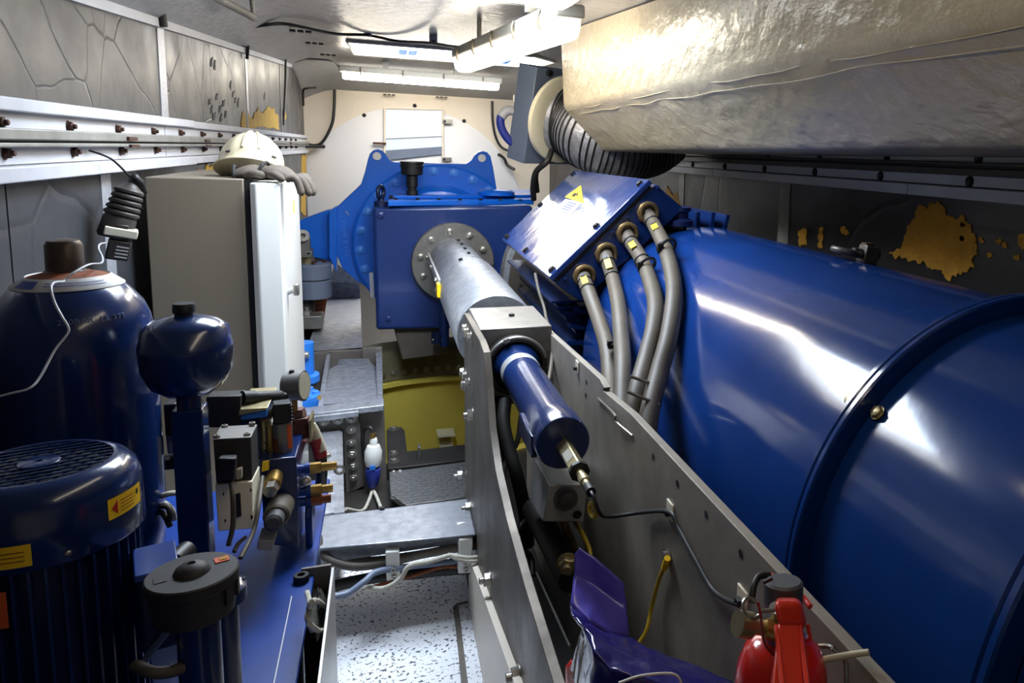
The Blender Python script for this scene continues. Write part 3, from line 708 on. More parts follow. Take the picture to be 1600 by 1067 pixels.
# ================================================================== high speed shaft tube and bearing block
SX, SZ = 0.385, -0.692
st = thing('shaft_tube', 'bright steel shaft tube with bolted flange on the gearbox front', 'shaft', (SX, 4.2, SZ))
MB().lathe([(0.245, 0), (0.245, 0.05), (0.24, 0.055), (0.135, 0.055)], (SX, YG, SZ-0.012), (0, -1, 0), 64).build('flange', 'steel', st)
for k in range(10):
    a = 2*PI*k/10+0.42
    put('hex', 'bolt', 'bolt', st, (SX+0.195*math.cos(a), YG-0.055, SZ-0.012+0.195*math.sin(a)), (0, -1, 0), 0.021)
MB().lathe([(0.140, 0), (0.140, 1.02)], (SX, YG-0.05, SZ), (0, -1, 0), 56).build('tube', 'galv', st)
MB().lathe([(0.142, 0), (0.152, 0.01), (0.152, 1.05), (0.145, 1.06)], (SX, YG-1.0, SZ), (0, -1, 0), 56).build('sleeve', 'galv', st)
for k in range(5):
    put('cap', 'black_bolt', 'screw', st, (SX+0.02, YG-0.18-0.2*k, SZ+0.139), (0.1, 0, 1), 0.009)
for p in ((SX-0.045, 3.93, SZ+0.145), (SX+0.1, 3.93, SZ+0.114)):
    put('cap', 'black_bolt', 'screw', st, p, (p[0]-SX, 0, p[2]-SZ), 0.010)
sb = MB().obox((SX-0.148, 4.42, SZ+0.035), 0.012, 1.02, 0.045, ((1, 0, 0), (0, 1, 0), (0, 0, 1))).build('side_bar', 'alu', st, 0.002)
for y in (4.86, 4.45, 4.02):
    put('hex', 'bolt', 'bolt', sb, (SX-0.154, y, SZ+0.035), (-1, 0, 0), 0.013)
MB().box(SX-0.165, SX-0.150, 3.78, 3.86, SZ-0.01, SZ+0.05).build('yellow_tag', 'yellow', st)

bb = thing('bearing_block', 'square steel bearing block clamping the shaft between two side plates', 'block', (SX, 2.7, -0.82))
YF, YK = 2.50, 2.85
MB().box(0.272, 0.505, YF, YK, -0.83, -0.572).build('housing', 'steel', bb, 0.004)
MB().lathe([(0.098, 0), (0.098, 0.035), (0.094, 0.04), (0.082, 0.04), (0.080, 0.015), (0.06, 0.014)], (SX, YF, SZ), (0, -1, 0), 56).build('clamp_ring', 'dark_steel', bb)
MB().torus((SX, YF-0.036, SZ), (0, 1, 0), 0.094, 0.006, 48, 6, 0.25, 2.9).build('ring_lip', 'steel', bb)
MB().obox((SX-0.034, YF-0.042, SZ+0.088), 0.02, 0.012, 0.014, ((0.94, 0, 0.34), (0, 1, 0), (-0.34, 0, 0.94))).build('ring_gap_key', 'steel', bb, 0.001)
put('cap', 'black_bolt', 'screw', bb, (0.40, 2.68, -0.574), (0, 0, 1), 0.010)
for k in range(5):
    a = 0.5+k*0.5
    put('hole', 'black', 'screw_hole', bb, (SX+0.088*math.cos(a), YF-0.04, SZ+0.088*math.sin(a)), (0, -1, 0), 0.004)
put('hole', 'zinc', 'screw', bb, (SX+0.108, YF-0.002, SZ-0.02), (0, -1, 0), 0.005)
MB().prism([(0.293, -0.7933), (0.3501, -0.7982), (0.3439, -0.8194), (0.3234, -0.8262), (0.299, -0.8154)], 'y', 2.5, 2.6).build('drip_lip', 'alu', bb, 0.002)

# blue tube in front of the block (measuring head)
bt = thing('blue_cylinder', 'glossy dark blue cylinder with a silver band sticking out of the bearing block', 'cylinder', (SX, 2.1, SZ-0.08))
MB().lathe([(0.073, 0), (0.073, 0.03), (0.058, 0.05), (0.058, 0.10)], (SX, YF-0.01, SZ), (0, -1, 0), 48).build('neck', 'navy', bt)
MB().lathe([(0.060, 0), (0.061, 0.004), (0.061, 0.05), (0.060, 0.054)], (SX, 2.405, SZ), (0, -1, 0), 48).build('silver_band', 'alu', bt)
MB().lathe([(0.060, 0), (0.060, 0.50)], (SX, 2.352, SZ), (0, -1, 0), 48).build('body', 'navy', bt)
MB().lathe([(0.060, 0), (0.0655, 0.006), (0.0655, 0.108), (0.063, 0.112)], (SX, 1.872, SZ), (0, -1, 0), 48).build('end_cap', 'navy', bt)
MB().box(SX-0.070, SX-0.055, 1.80, 1.98, SZ-0.045, SZ+0.01).build('side_pad', 'navy', bt, 0.003)
sn = thing('position_sensor', 'silver square position sensor screwed into the end of the blue cylinder', 'sensor', (SX, 1.85, SZ-0.02))
sd = V(0.0, -1, -0.02).normalized()
s0 = V(SX+0.003, 1.765, SZ-0.006)
ax_, ay_, az_ = frame(sd)
u1 = (ax_+ay_).normalized(); u2 = (ay_-ax_).normalized()
MB().obox(s0+sd*0.075, 0.031, 0.031, 0.15, (u1, u2, sd)).build('case', 'zinc', sn, 0.004)
MB().lathe([(0.0235, 0), (0.0235, 0.012), (0.017, 0.014)], s0+sd*0.15, sd, 8).build('end_ring', 'black', sn)
MB().lathe([(0.010, 0), (0.010, 0.03), (0.012, 0.031), (0.012, 0.055), (0.009, 0.056), (0.009, 0.075)], s0+sd*0.16, sd, 16).build('connector', 'zinc', sn)
MB().lathe([(0.011, 0), (0.011, 0.03)], s0+sd*0.235, sd, 16).build('plug', 'black', sn)
MB().obox(s0+sd*0.09+u2*0.0158, 0.02, 0.001, 0.05, (u1, u2, sd)).build('nameplate', 'lamp_grey', sn)
sc_ = thing('sensor_cable', 'thin black sensor cable from the silver sensor along the steel plate', 'cable', (0.49, 1.3064, -0.6731))
pe = s0+sd*0.265
MB().tube([pe-sd*0.02, pe+sd*0.02, (0.4004, 1.47, -0.7393), (0.43, 1.4915, -0.7594), (0.485, 1.4653, -0.7469), (0.49, 1.3064, -0.6731), (0.492, 1.2584, -0.6838), (0.492, 1.1673, -0.7015), (0.492, 1.0974, -0.7123), (0.492, 1.0385, -0.6977), (0.49, 0.9879, -0.6764)], 0.0042, 8).build('sheath', 'cable_black', sc_)
MB().torus((0.3918, 1.5, -0.7434), (1, 0.3, 0), 0.014, 0.005, 16, 6).build('loop', 'wire_yellow', sc_)
# grey manifold block hanging below the cylinder
mb = thing('sensor_bracket_block', 'grey square bracket block hanging under the blue cylinder end', 'block', (0.4066, 1.85, -0.9368))
MB().hexa([(0.3448, 1.8, -0.9037), (0.4476, 1.8, -0.9194), (0.4926, 2.05, -1.0155), (0.3585, 2.05, -0.9657), (0.3613, 1.8, -0.8098), (0.456, 1.8, -0.8224), (0.4942, 2.05, -0.863), (0.3667, 2.05, -0.8403)]).build('block', 'alu', mb, 0.003)
MB().lathe([(0.03, 0), (0.03, 0.004), (0.02, 0.004), (0.019, 0.014), (0.015, 0.016)], (0.4008, 1.797, -0.8521), (0, -1, 0), 24).build('boss', 'steel', mb)
put('hole', 'black', 'hole', mb, (0.4303, 1.797, -0.8967), (0, -1, 0), 0.011)

# ================================================================== the two side plates
pl = thing('side_plate', 'dark steel side plate left of the blue cylinder, curved up to the block', 'plate', (0.26, 1.8, -1.5))
prof = [(0.75, -1.5), (2.78, -1.5), (2.78, -0.575), (2.30, -0.560), (2.20, -0.57), (2.14, -0.64), (2.07, -0.75), (1.95, -0.82), (1.75, -0.862), (1.5, -0.885), (1.2, -0.897), (0.75, -0.905)]
MB().prism(prof, 'x', 0.25, 0.27).build('plate', 'plate_steel', pl, 0.0015)
for p in ((0.25, 2.7126, -0.6175), (0.25, 2.6459, -0.6158), (0.25, 2.5411, -0.6068), (0.25, 2.8197, -0.8018), (0.25, 2.7239, -0.789), (0.25, 2.6127, -0.7798), (0.25, 2.7739, -0.836)):
    put('hex', 'bolt', 'bolt', pl, p, (-1, 0, 0), 0.016)
for p in ((0.25, 2.4941, -0.852), (0.25, 2.9021, -1.226), (0.25, 2.5947, -1.2142), (0.25, 2.057, -1.1797), (0.25, 1.5518, -1.1231)):
    put('stud', 'bolt', 'bolt', pl, p, (-1, 0, 0), 0.019)
for p in ((0.249, 2.4725, -0.6115), (0.249, 2.4809, -0.7815)):
    put('hole', 'black', 'hole', pl, p, (-1, 0, 0), 0.008)
pr = thing('side_plate', 'long grey steel side plate between the blue cylinder and the generator', 'plate', (0.51, 1.6, -1.5))
prof = [(0.45, -1.5), (2.95, -1.5), (2.95, -0.66), (2.52, -0.60), (1.80, -0.568), (1.74, -0.571), (1.70, -0.605), (1.64, -0.607), (0.45, -0.572)]
prof = [(0.45, -1.5), (2.95, -1.5), (2.95, -0.60), (2.52, -0.6016), (1.8655, -0.5722), (1.821, -0.5826), (1.8327, -0.5927), (1.5969, -0.5751), (0.45, -0.5726)]
MB().prism(prof, 'x', 0.50, 0.518).build('plate', 'plate_light', pr, 0.0015)
for p in ((0.499, 1.4337, -0.6123), (0.499, 1.2906, -0.6099), (0.499, 1.1493, -0.6067), (0.499, 1.0096, -0.6058), (0.499, 2.0016, -0.62), (0.499, 2.0066, -0.6576), (0.499, 2.0923, -0.7557)):
    put('hole', 'black', 'hole', pr, p, (-1, 0, 0), 0.007)
MB().tube([(0.497, 1.8699, -0.6241), (0.49, 1.6901, -0.6065), (0.49, 1.6782, -0.6197), (0.497, 1.5693, -0.6171)], 0.0028, 6, 4).build('edge_rod', 'bolt', pr)
for p in ((0.498, 2.1046, -0.6047), (0.498, 1.321, -0.6771), (0.498, 0.994, -0.671)):
    cm = MB().obox(p, 0.004, 0.035, 0.035, ((1, 0, 0), (0, 1, 0), (0, 0, 1))).build('cable_tie_mount', 'ivory', pr, 0.002)
    MB().obox(Vector(p)+V(-0.006, 0, -0.004), 0.010, 0.014, 0.010, ((1, 0, 0), (0, 1, 0), (0, 0, 1))).build('tie', 'black', cm)
# earthing wire
ew = thing('earth_wire', 'yellow green earthing wire bolted to the long steel plate', 'wire', (0.495, 1.3227, -0.7733))
MB().tube([(0.49, 1.3082, -0.7781), (0.49, 1.3488, -0.8334), (0.485, 1.3755, -0.9097), (0.47, 1.36, -0.9459), (0.45, 1.3582, -0.9751)], 0.0042, 8).build('wire', 'wire_yellow', ew)
MB().cyl((0.49, 1.3056, -0.7662), (0.49, 1.3215, -0.7958), 0.0065, n=10).build('lug_sleeve', 'yellow', ew)
put('hex', 'bolt', 'bolt', ew, (0.498, 1.3236, -0.7743), (-1, 0, 0), 0.012)

# ================================================================== cross beam with its clamps and cables
cb = thing('cross_beam', 'flat galvanised box crossbeam bolted to the left side plate', 'beam', (0.02, 2.62, -1.3))
MB().hexa([(-0.2133-0.03, 2.50, -1.29), (0.25, 2.50, -1.29), (0.25, 2.76, -1.29), (-0.2133-0.03, 2.76, -1.29),
           (-0.2153, 2.4526, -1.215), (0.25, 2.3958, -1.215), (0.25, 2.6719, -1.215), (-0.213, 2.6804, -1.215)]).build('tube', 'galv', cb, 0.006)
put('hex', 'black_bolt', 'plug_screw', cb, (-0.0295, 2.6734, -1.214), (0, 0, 1), 0.008)
for (u, pts) in (('a', ((-0.0203, 2.42, -1.2415), (0.0201, 2.42, -1.2441), (0.0223, 2.42, -1.3379), (-0.0186, 2.42, -1.3432))), ('b', ((0.1956, 2.4, -1.2246), (0.2385, 2.4, -1.2273), (0.236, 2.4, -1.3443), (0.1928, 2.4, -1.3408)))):
    cp = thing('cable_clamp', 'white plastic cable clamp on the crossbeam front, ' + ('nearer the hydraulic tray' if u == 'a' else 'nearer the steel side plate'), 'clamp', pts[3], 'cable clamps on the crossbeam')
    b = MB(); d = V(0, 0.05, 0)
    b.hexa([V(pts[3]), V(pts[2]), V(pts[2])+d, V(pts[3])+d, V(pts[0])+V(0, 0, 0), V(pts[1])+V(0, 0, 0), V(pts[1])+V(0, 0.1, 0.012), V(pts[0])+V(0, 0.1, 0.012)])
    b.build('strap', 'white_plastic', cp, 0.004)
    m = (V(pts[2])+V(pts[3]))/2
    put('cap', 'bolt', 'screw', cp, m+V(0.002, -0.002, 0.016), (0, -1, 0), 0.008)
    put('cap', 'bolt', 'screw', cp, m+V(0.0, -0.002, 0.042), (0, -1, 0), 0.008)
def cable(name, label, pts, r, mat, group=None, cat='cable', n=10):
    o = MB().tube(pts, r, n).build(name, mat)
    return tag(o, label, cat, group)
G = 'cables along the crossbeam'
cable('thick_cable', 'thick brown cable sagging along the crossbeam under the white clamps', [(-0.2129, 2.5, -1.1977), (-0.2048, 2.47, -1.2339), (-0.1691, 2.45, -1.2609), (-0.105, 2.44, -1.2835), (-0.0063, 2.44, -1.286), (0.0876, 2.43, -1.2713), (0.2136, 2.43, -1.2687), (0.2604, 2.44, -1.2727)], 0.014, 'cable_brown', G)
cable('thick_cable', 'second thick brown cable looping upward at the hydraulic tray', [(-0.2197, 2.55, -1.183), (-0.2127, 2.53, -1.2379), (-0.1862, 2.5, -1.2609), (-0.1006, 2.52, -1.3075), (0.0512, 2.5, -1.3057), (0.2607, 2.5, -1.2962)], 0.012, 'cable_brown', G)
cable('thin_cable', 'pale grey cable dipping below the clamp towards the left plate', [(-0.0764, 2.4, -1.3359), (-0.0258, 2.38, -1.3363), (0.02, 2.37, -1.31), (0.0481, 2.37, -1.2711), (0.1079, 2.38, -1.2722), (0.1648, 2.38, -1.2628), (0.1889, 2.37, -1.266), (0.2274, 2.37, -1.2769), (0.2759, 2.4, -1.2922)], 0.0075, 'rope', G)
cable('thin_cable', 'second pale cable crossing the right clamp', [(0.1614, 2.385, -1.2606), (0.1904, 2.365, -1.2722), (0.2366, 2.365, -1.2866), (0.2758, 2.4, -1.3053)], 0.006, 'rope', G)
cable('blue_hose', 'dark blue hose curving from the gutter up behind the clamps', [(-0.16, 2.35, -1.3203), (-0.1226, 2.36, -1.321), (-0.0789, 2.38, -1.3035), (-0.0432, 2.41, -1.2952), (0.0492, 2.43, -1.3054), (0.2051, 2.45, -1.3237)], 0.010, 'grey_paint', G)
cable('black_hose', 'thick black hose lowest of the bundle beneath the crossbeam', [(-0.2093, 2.48, -1.3644), (-0.128, 2.48, -1.3541), (-0.0259, 2.46, -1.3404), (0.0686, 2.46, -1.3488), (0.166, 2.46, -1.3531), (0.2785, 2.46, -1.3687)], 0.018, 'rubber', G)
cable('orange_cable', 'orange brown cable below the clamps', [(-0.0535, 2.42, -1.3473), (-0.0038, 2.42, -1.3417), (0.0677, 2.43, -1.3367), (0.1647, 2.44, -1.3312), (0.2844, 2.44, -1.3702)], 0.006, 'rust', G)
# white kick plate along the foot of the left side plate and the crack tape on the floor
kp = tag(MB().prism([(0.9, ZF), (2.48, ZF), (2.48, -1.33), (2.24, -1.27), (1.52, -1.11), (0.9, -1.0)], 'x', 0.232, 0.2495).build('kick_plate', 'gelcoat'), 'white kick plate along the foot of the left side plate', 'plate')
tag(MB().prism([(0.1819, 2.4768), (0.1992, 2.4902), (0.1976, 2.3787), (0.1947, 2.2599), (0.1909, 2.0649), (0.1717, 2.044), (0.1767, 2.2023), (0.1796, 2.3495)], 'z', ZF+0.001, ZF+0.004).build('peeling_tape', 'cable_brown'), 'brown strip of peeling tape on the white floor', 'tape')
tag(MB().tube([(0.1832, 2.4662, -1.494), (0.1925, 2.4823, -1.494), (0.2113, 2.4876, -1.494), (0.2298, 2.4892, -1.494)], 0.004, 6).build('twig', 'cable_brown'), 'thin brown twig lying at the end of the peeling tape', 'twig')
# ================================================================== generator on the right
GX, GZ, GR = 1.226, -0.794, 0.505
gn = thing('generator', 'huge dark blue cylindrical generator filling the right of the room', 'generator', (GX, 2.0, -1.5))
MB().lathe([(GR-0.02, 0), (GR, 0.015), (GR, 1.735), (GR-0.01, 1.745)], (GX, 1.215, GZ), (0, 1, 0), 128).build('far_cowl', 'gen_navy', gn, ang=30)
MB().lathe([(GR-0.005, 0), (GR-0.005, 0.46)], (GX, 0.72, GZ), (0, 1, 0), 128).build('near_cowl', 'gen_navy', gn, ang=30)
MB().lathe([(GR-0.02, 0), (GR-0.02, 0.62)], (GX, 0.08, GZ), (0, 1, 0), 128).build('end_cowl', 'gen_navy', gn, ang=30)
for i, (y, r) in enumerate(((1.204, 0.535), (1.183, 0.537), (0.722, 0.535), (0.702, 0.537))):
    x, yy, z = frame((0, 1, 0))
    lp = lambda rr, h: [V(GX+rr*math.cos(2*PI*k/128), y+h, GZ+rr*math.sin(2*PI*k/128)) for k in range(128)]
    MB().ring([lp(GR-0.02, 0), lp(r-0.004, 0), lp(r, 0.004), lp(r, 0.014), lp(r-0.004, 0.018), lp(GR-0.02, 0.018)], True).build('flange_ring', 'gen_navy', gn, ang=30)
def on_gen(ang_deg, y, r=GR):
    a = math.radians(ang_deg); return V(GX+r*math.cos(a), y, GZ+r*math.sin(a)), V(math.cos(a), 0, math.sin(a))
for a, y in ((139.5, 1.245), (180, 1.245), (139, 1.16)):
    p, d = on_gen(a, y); put('hex', 'zinc', 'bolt', gn, p, d, 0.012)
# stator with cooling fins beyond the cowl
MB().lathe([(0.47, 0), (0.47, 1.42), (0.40, 1.47), (0.2, 1.5)], (GX, 2.95, GZ), (0, 1, 0), 72).build('stator', 'navy_matt', gn)
for k in range(22):
    a = 78+7*k
    if 104 < a < 158: continue
    p, d = on_gen(a, 3.6, 0.515); t = V(0, 1, 0)
    MB().obox(p, 0.10, 1.25, 0.016, (d, t, d.cross(t))).build('fin', 'navy', gn)
# air box on the lower left of the stator
MB().prism([(0.6275, -0.6152), (0.68, -0.5832), (0.8471, -0.7155), (0.8465, -0.8556), (0.7298, -0.7677)], 'y', 3.05, 4.2).build('air_box', 'navy', gn, 0.01)
for k, (u) in enumerate((0, 1, 2)):
    p = V(0.6325+0.03*k, 3.2, -0.5838-0.012-0.022*k)
    MB().box(p.x-0.03, p.x+0.1, 3.0, 4.2, p.z, p.z+0.008).build('air_box_rib', 'navy', gn)
# lifting shackle on the cowl
sp_, sdn = on_gen(77.2, 1.96)
sh = MB().obox(sp_+sdn*0.025+V(0.01, 0, 0), 0.05, 0.045, 0.055, (V(sdn.z, 0, -sdn.x), V(0, 1, 0), sdn)).build('lifting_lug', 'shackle', gn, 0.004)
c0 = sp_+sdn*0.026+V(-0.055, 0.02, 0.006)
MB().torus(c0, sdn, 0.040, 0.0105, 28, 10).build('shackle_ring', 'shackle', sh)
MB().cyl(sp_+sdn*0.03+V(-0.045, 0.0, 0.004), sp_+sdn*0.03+V(0.045, 0, -0.008), 0.014, n=12).build('shackle_pin', 'shackle', sh)
MB().obox(sp_+sdn*0.056+V(0.0, 0, 0), 0.03, 0.03, 0.012, (V(1, 0, 0), V(0, 1, 0), V(0, 0, 1))).build('pin_head', 'bolt_rust', sh, 0.003)
# eyebolt seen behind the terminal box
p2_, d2_ = on_gen(95, 2.93)
MB().lathe([(0.055, 0), (0.055, 0.02), (0.035, 0.03), (0.035, 0.055), (0.045, 0.06), (0.045, 0.075)], V(1.1151, 2.95, -0.2824), (0, 0, 1), 18).build('vent_plug', 'navy_matt', gn)
MB().box(GX-0.42, GX-0.2, 0.5, 4.0, ZF, GZ-0.36).build('foot', 'navy_matt', gn)
MB().box(GX+0.2, GX+0.42, 0.5, 4.0, ZF, GZ-0.36).build('foot', 'navy_matt', gn)

# brake disc between gearbox and generator
bd = thing('brake_disc', 'grey steel brake disc behind the shaft tube, half hidden by the terminal box', 'disc', (GX, 4.62, -1.4))
MB().lathe([(0.50, -0.01), (0.592, 0), (0.598, 0.006), (0.598, 0.13), (0.592, 0.135)], (GX, 4.56, GZ), (0, 1, 0), 96).build('rim', 'galv', bd)
MB().lathe([(0.565, 0), (0.565, 0.012)], (GX, 4.548, GZ), (0, 1, 0), 96).build('face', 'plate_steel', bd)
for p in ((0.7244, 4.545, -0.6786), (0.7322, 4.545, -0.7892), (0.7801, 4.545, -0.6531), (0.7881, 4.545, -0.7679)):
    put('hole', 'black', 'hole', bd, p, (0, -1, 0), 0.010)
cable('thin_wire', 'thin grey wire hanging from the terminal box over the steel block', [(0.5374, 3, -0.4744), (0.5436, 2.95, -0.5368), (0.5542, 2.9, -0.5903), (0.5449, 2.8, -0.6185), (0.5241, 2.6, -0.6315), (0.4945, 2.45, -0.67), (0.4569, 2.3, -0.689), (0.4376, 2.25, -0.717)], 0.006, 'cable_grey')

# ================================================================== terminal box
tb = thing('terminal_box', 'tilted terminal box with mirror-glossy lid on the generator shoulder', 'box', (0.75, 3.5, -0.6))
D, C = V(0.5723, 0, -0.4763), V(0.9623, 0, -0.0965)
e = (C-D).normalized(); nn = V(-e.z, 0, e.x)      # along the lid, out of the lid
q = lambda s, h: (lambda p: (p.x, p.z))(D+e*s+nn*h)
W = (C-D).length
MB().prism([q(0, 0), q(W, 0), q(W, -0.022), q(0, -0.022)], 'y', 2.90, 4.19).build('lid', 'lid_gloss', tb, 0.004)
MB().prism([q(0.012, -0.022), q(W-0.012, -0.022), q(W-0.012, -0.035), q(0.012, -0.035)], 'y', 2.912, 4.18).build('seal', 'black', tb)
MB().prism([q(0.0, -0.035), q(W+0.01, -0.035), q(W+0.03, -0.19), q(0.02, -0.16)], 'y', 2.91, 4.19).build('body', 'navy', tb, 0.004)
for s, y in ((0.03, 2.95), (W/2, 2.95), (W-0.03, 2.95), (0.03, 4.14), (W/2, 4.14), (W-0.03, 4.14), (0.03, 3.55)):
    p = D+e*s; put('hex', 'black_bolt', 'screw', tb, (p.x, y, p.z), nn, 0.014)
for k in range(7):
    p = D+e*(0.04+k*0.085)+nn*-0.05; put('hex', 'navy', 'rivet', tb, (p.x, 2.908, p.z), (0, -1, 0), 0.007)
def lidpt(u):  # a point on the lid surface from lid coordinates (s along e, y)
    p = D+e*u[0]+nn*0.0012; return V(p.x, u[1], p.z)
# warning triangle and white label
def lid_uv(p):  # p is (x, y, z) near the lid
    return ((V(p[0], 0, p[2])-D).dot(e), p[1])
tri = [(0.360, 3.82), (0.449, 3.75), (0.358, 3.42)]
b = MB(); P_ = [lidpt(t) for t in tri]
b.add(P_+[p+nn*0.001 for p in P_], [(0, 1, 2), (3, 4, 5), (0, 1, 4, 3), (1, 2, 5, 4), (2, 0, 3, 5)]); ws = b.build('warning_triangle', 'yellow', tb)
cen = sum(P_, V(0, 0, 0))/3
bolt2 = [(-0.012, 0.06), (0.012, 0.055), (0.004, 0.012), (0.018, 0.01), (-0.008, -0.06), (-0.002, -0.012), (-0.016, -0.008)]
MB().add([cen+nn*0.002+e*a_+V(0, b_, 0) for a_, b_ in bolt2], [(0, 1, 2, 6), (2, 3, 5, 6), (3, 4, 5)]).build('lightning_mark', 'ink', ws)
lab = [(0.281, 3.756), (0.283, 3.428), (0.353, 3.443), (0.351, 3.774)]
P_ = [lidpt(t) for t in lab]
wl_ = MB().hexa(P_+[p+nn*0.001 for p in P_]).build('white_label', 'label_white', tb)
for k in range(4):
    a = lidpt((0.293+0.014*k, 3.50))+nn*0.0012; c_ = lidpt((0.293+0.014*k, 3.68))+nn*0.0012
    MB().add([a, c_, c_+e*0.006, a+e*0.006], [(0, 1, 2, 3)]).build('print_line', 'label_blue', wl_)

# glands and the four power cables
GL = [(0.7089, 2.91, -0.4724), (0.7942, 2.91, -0.3885), (0.8781, 2.91, -0.3086), (0.9605, 2.91, -0.2276)]
paths = [
    [(0.702, 2.86, -0.4891), (0.7001, 2.8, -0.5133), (0.6992, 2.65, -0.5848), (0.6789, 2.45, -0.6427), (0.6497, 2.3, -0.7039), (0.5989, 2.1, -0.7391), (0.5681, 1.95, -0.8326)],
    [(0.7887, 2.86, -0.4118), (0.7876, 2.78, -0.4638), (0.7451, 2.55, -0.5207), (0.6997, 2.35, -0.594), (0.6609, 2.2, -0.6361), (0.6168, 2.05, -0.7245), (0.5801, 1.9, -0.8145)],
    [(0.8766, 2.86, -0.3333), (0.8681, 2.66, -0.3902), (0.7922, 2.3, -0.4537), (0.741, 2.15, -0.5099), (0.6859, 2.05, -0.5788), (0.6292, 1.95, -0.6424), (0.6009, 1.9, -0.7097), (0.5831, 1.85, -0.8304)],
    [(0.9632, 2.86, -0.2536), (0.9139, 2.55, -0.3301), (0.8379, 2.25, -0.4134), (0.7575, 2.06, -0.51), (0.6941, 1.96, -0.596), (0.6401, 1.87, -0.6681), (0.6051, 1.8, -0.744), (0.5859, 1.75, -0.8235)]]
rank = ('leftmost', 'second', 'third', 'rightmost')
for k in range(4):
    g = V(GL[k]); d = (V(paths[k][0])-g).normalized(); d = (d+V(0, -1, 0)*1.2).normalized()
    gl = MB().lathe([(0.046, 0), (0.046, 0.012), (0.040, 0.016)], g, (0, -1, 0), 8).build('gland', 'gland', tb)
    MB().torus(g+V(0, -0.02, 0), (0, -1, 0), 0.036, 0.010, 24, 8).build('gland_nut', 'gland', gl)
    cbk = thing('power_cable', 'thick grey power cable, %s of the four hanging from the terminal box' % rank[k], 'cable', tuple(g), 'power cables of the terminal box')
    MB().tube([g]+paths[k], 0.027, 14, 8).build('sheath', 'cable_grey', cbk)
    A = V(paths[k][0]); B = V(paths[k][1]); dr = (B-A).normalized(); X_, Y_, Z_ = frame(dr)
    face = (V(0, 0, 0)-A); face = (face-dr*face.dot(dr)).normalized()
    m = A.lerp(B, 0.45)
    MB().obox(m+face*0.027, 0.024, 0.05, 0.004, (dr.cross(face), dr, face)).build('yellow_tag', 'yellow', cbk)
    MB().obox(m+face*0.027-dr*0.038, 0.024, 0.018, 0.005, (dr.cross(face), dr, face)).build('black_tag', 'black', cbk)
    MB().torus(A.lerp(B, 0.1), dr, 0.028, 0.003, 20, 6).build('cable_tie', 'black', cbk)
    MB().torus(A.lerp(B, 0.95), dr, 0.028, 0.003, 20, 6).build('cable_tie', 'black', cbk)
for (p, d, lab_) in (((0.6944, 2.36, -0.6109), V(0.3, -0.5, -1), 'black cable clip joining the two left power cables'),
                     ((0.8566, 2.58, -0.3902), V(0.3, -0.9, -0.5), 'black cable clip on the third power cable'),
                     ((0.91, 2.52, -0.3173), V(0.3, -0.9, -0.5), 'black cable clip on the rightmost power cable')):
    cc = thing('cable_clip', lab_, 'clip', p, 'clips on the power cables')
    MB().torus(p, d, 0.033, 0.006, 24, 6).build('band', 'black', cc)
    MB().obox(V(p)+V(-0.03, -0.01, 0.005), 0.022, 0.016, 0.02, ((1, 0, 0), (0, 1, 0), (0, 0, 1))).build('lock', 'black', cc, 0.002)
for p, q_, l_ in (((0.6019, 1.93, -0.5914), (0.6905, 1.91, -0.6247), 'upper thin steel tie rod across the two right power cables'), ((0.5785, 1.88, -0.617), (0.6612, 1.86, -0.6528), 'lower thin steel tie rod across the two right power cables')):
    tag(MB().cyl(p, q_, 0.0045, n=8).build('tie_rod', 'bolt'), l_, 'rod', 'tie rods on the power cables')

# ================================================================== white air duct, cooler box and corrugated hose
dt = thing('air_duct', 'big glossy cream air duct under the roof on the right', 'duct', (1.4, 2.5, 0.02))
def duct_prof(y):
    t = (4.5-y)/4.3
    top = zt(y)+0.165
    zb = 0.009+0.036*t
    pts = [(0.945, top+0.01), (0.965, 0.27), (0.969, 0.252), (0.978, 0.238), (0.99, 0.225), (1.18, 0.030+zb*0.9), (1.195, 0.010+zb), (1.215, zb), (1.885, zb)]
    return [(x, y, z) for x, z in pts]
yd = [0.15+(4.5-0.15)*k/8 for k in range(9)]
rows = [duct_prof(y) for y in yd]; nn_ = len(rows[0])
b = MB(); b.add([p for r in rows for p in r], [(j*nn_+i, j*nn_+i+1, (j+1)*nn_+i+1, (j+1)*nn_+i) for j in range(8) for i in range(nn_-1)])
b.build('side_skin', 'duct_gel', dt, ang=50)
for (xa, za) in ((0.982, 0.233), (1.004, 0.209)):
    MB().tube([(xa+random.uniform(-0.002, 0.002), 0.3+4.18*k/24, za+random.uniform(-0.006, 0.006)) for k in range(25)], 0.0017, 6, 3).build('seam_ridge', 'duct_gel', dt)
r = rows[-1]
MB().add(r+[(1.89, 4.5, zt(4.5)+0.05)], [tuple(range(nn_+1))]).build('end_panel', 'duct_gel', dt)
r = rows[0]
MB().add(r+[(1.89, 0.15, zt(0.15)+0.05)], [tuple(range(nn_+1))]).build('end_panel', 'duct_gel', dt)

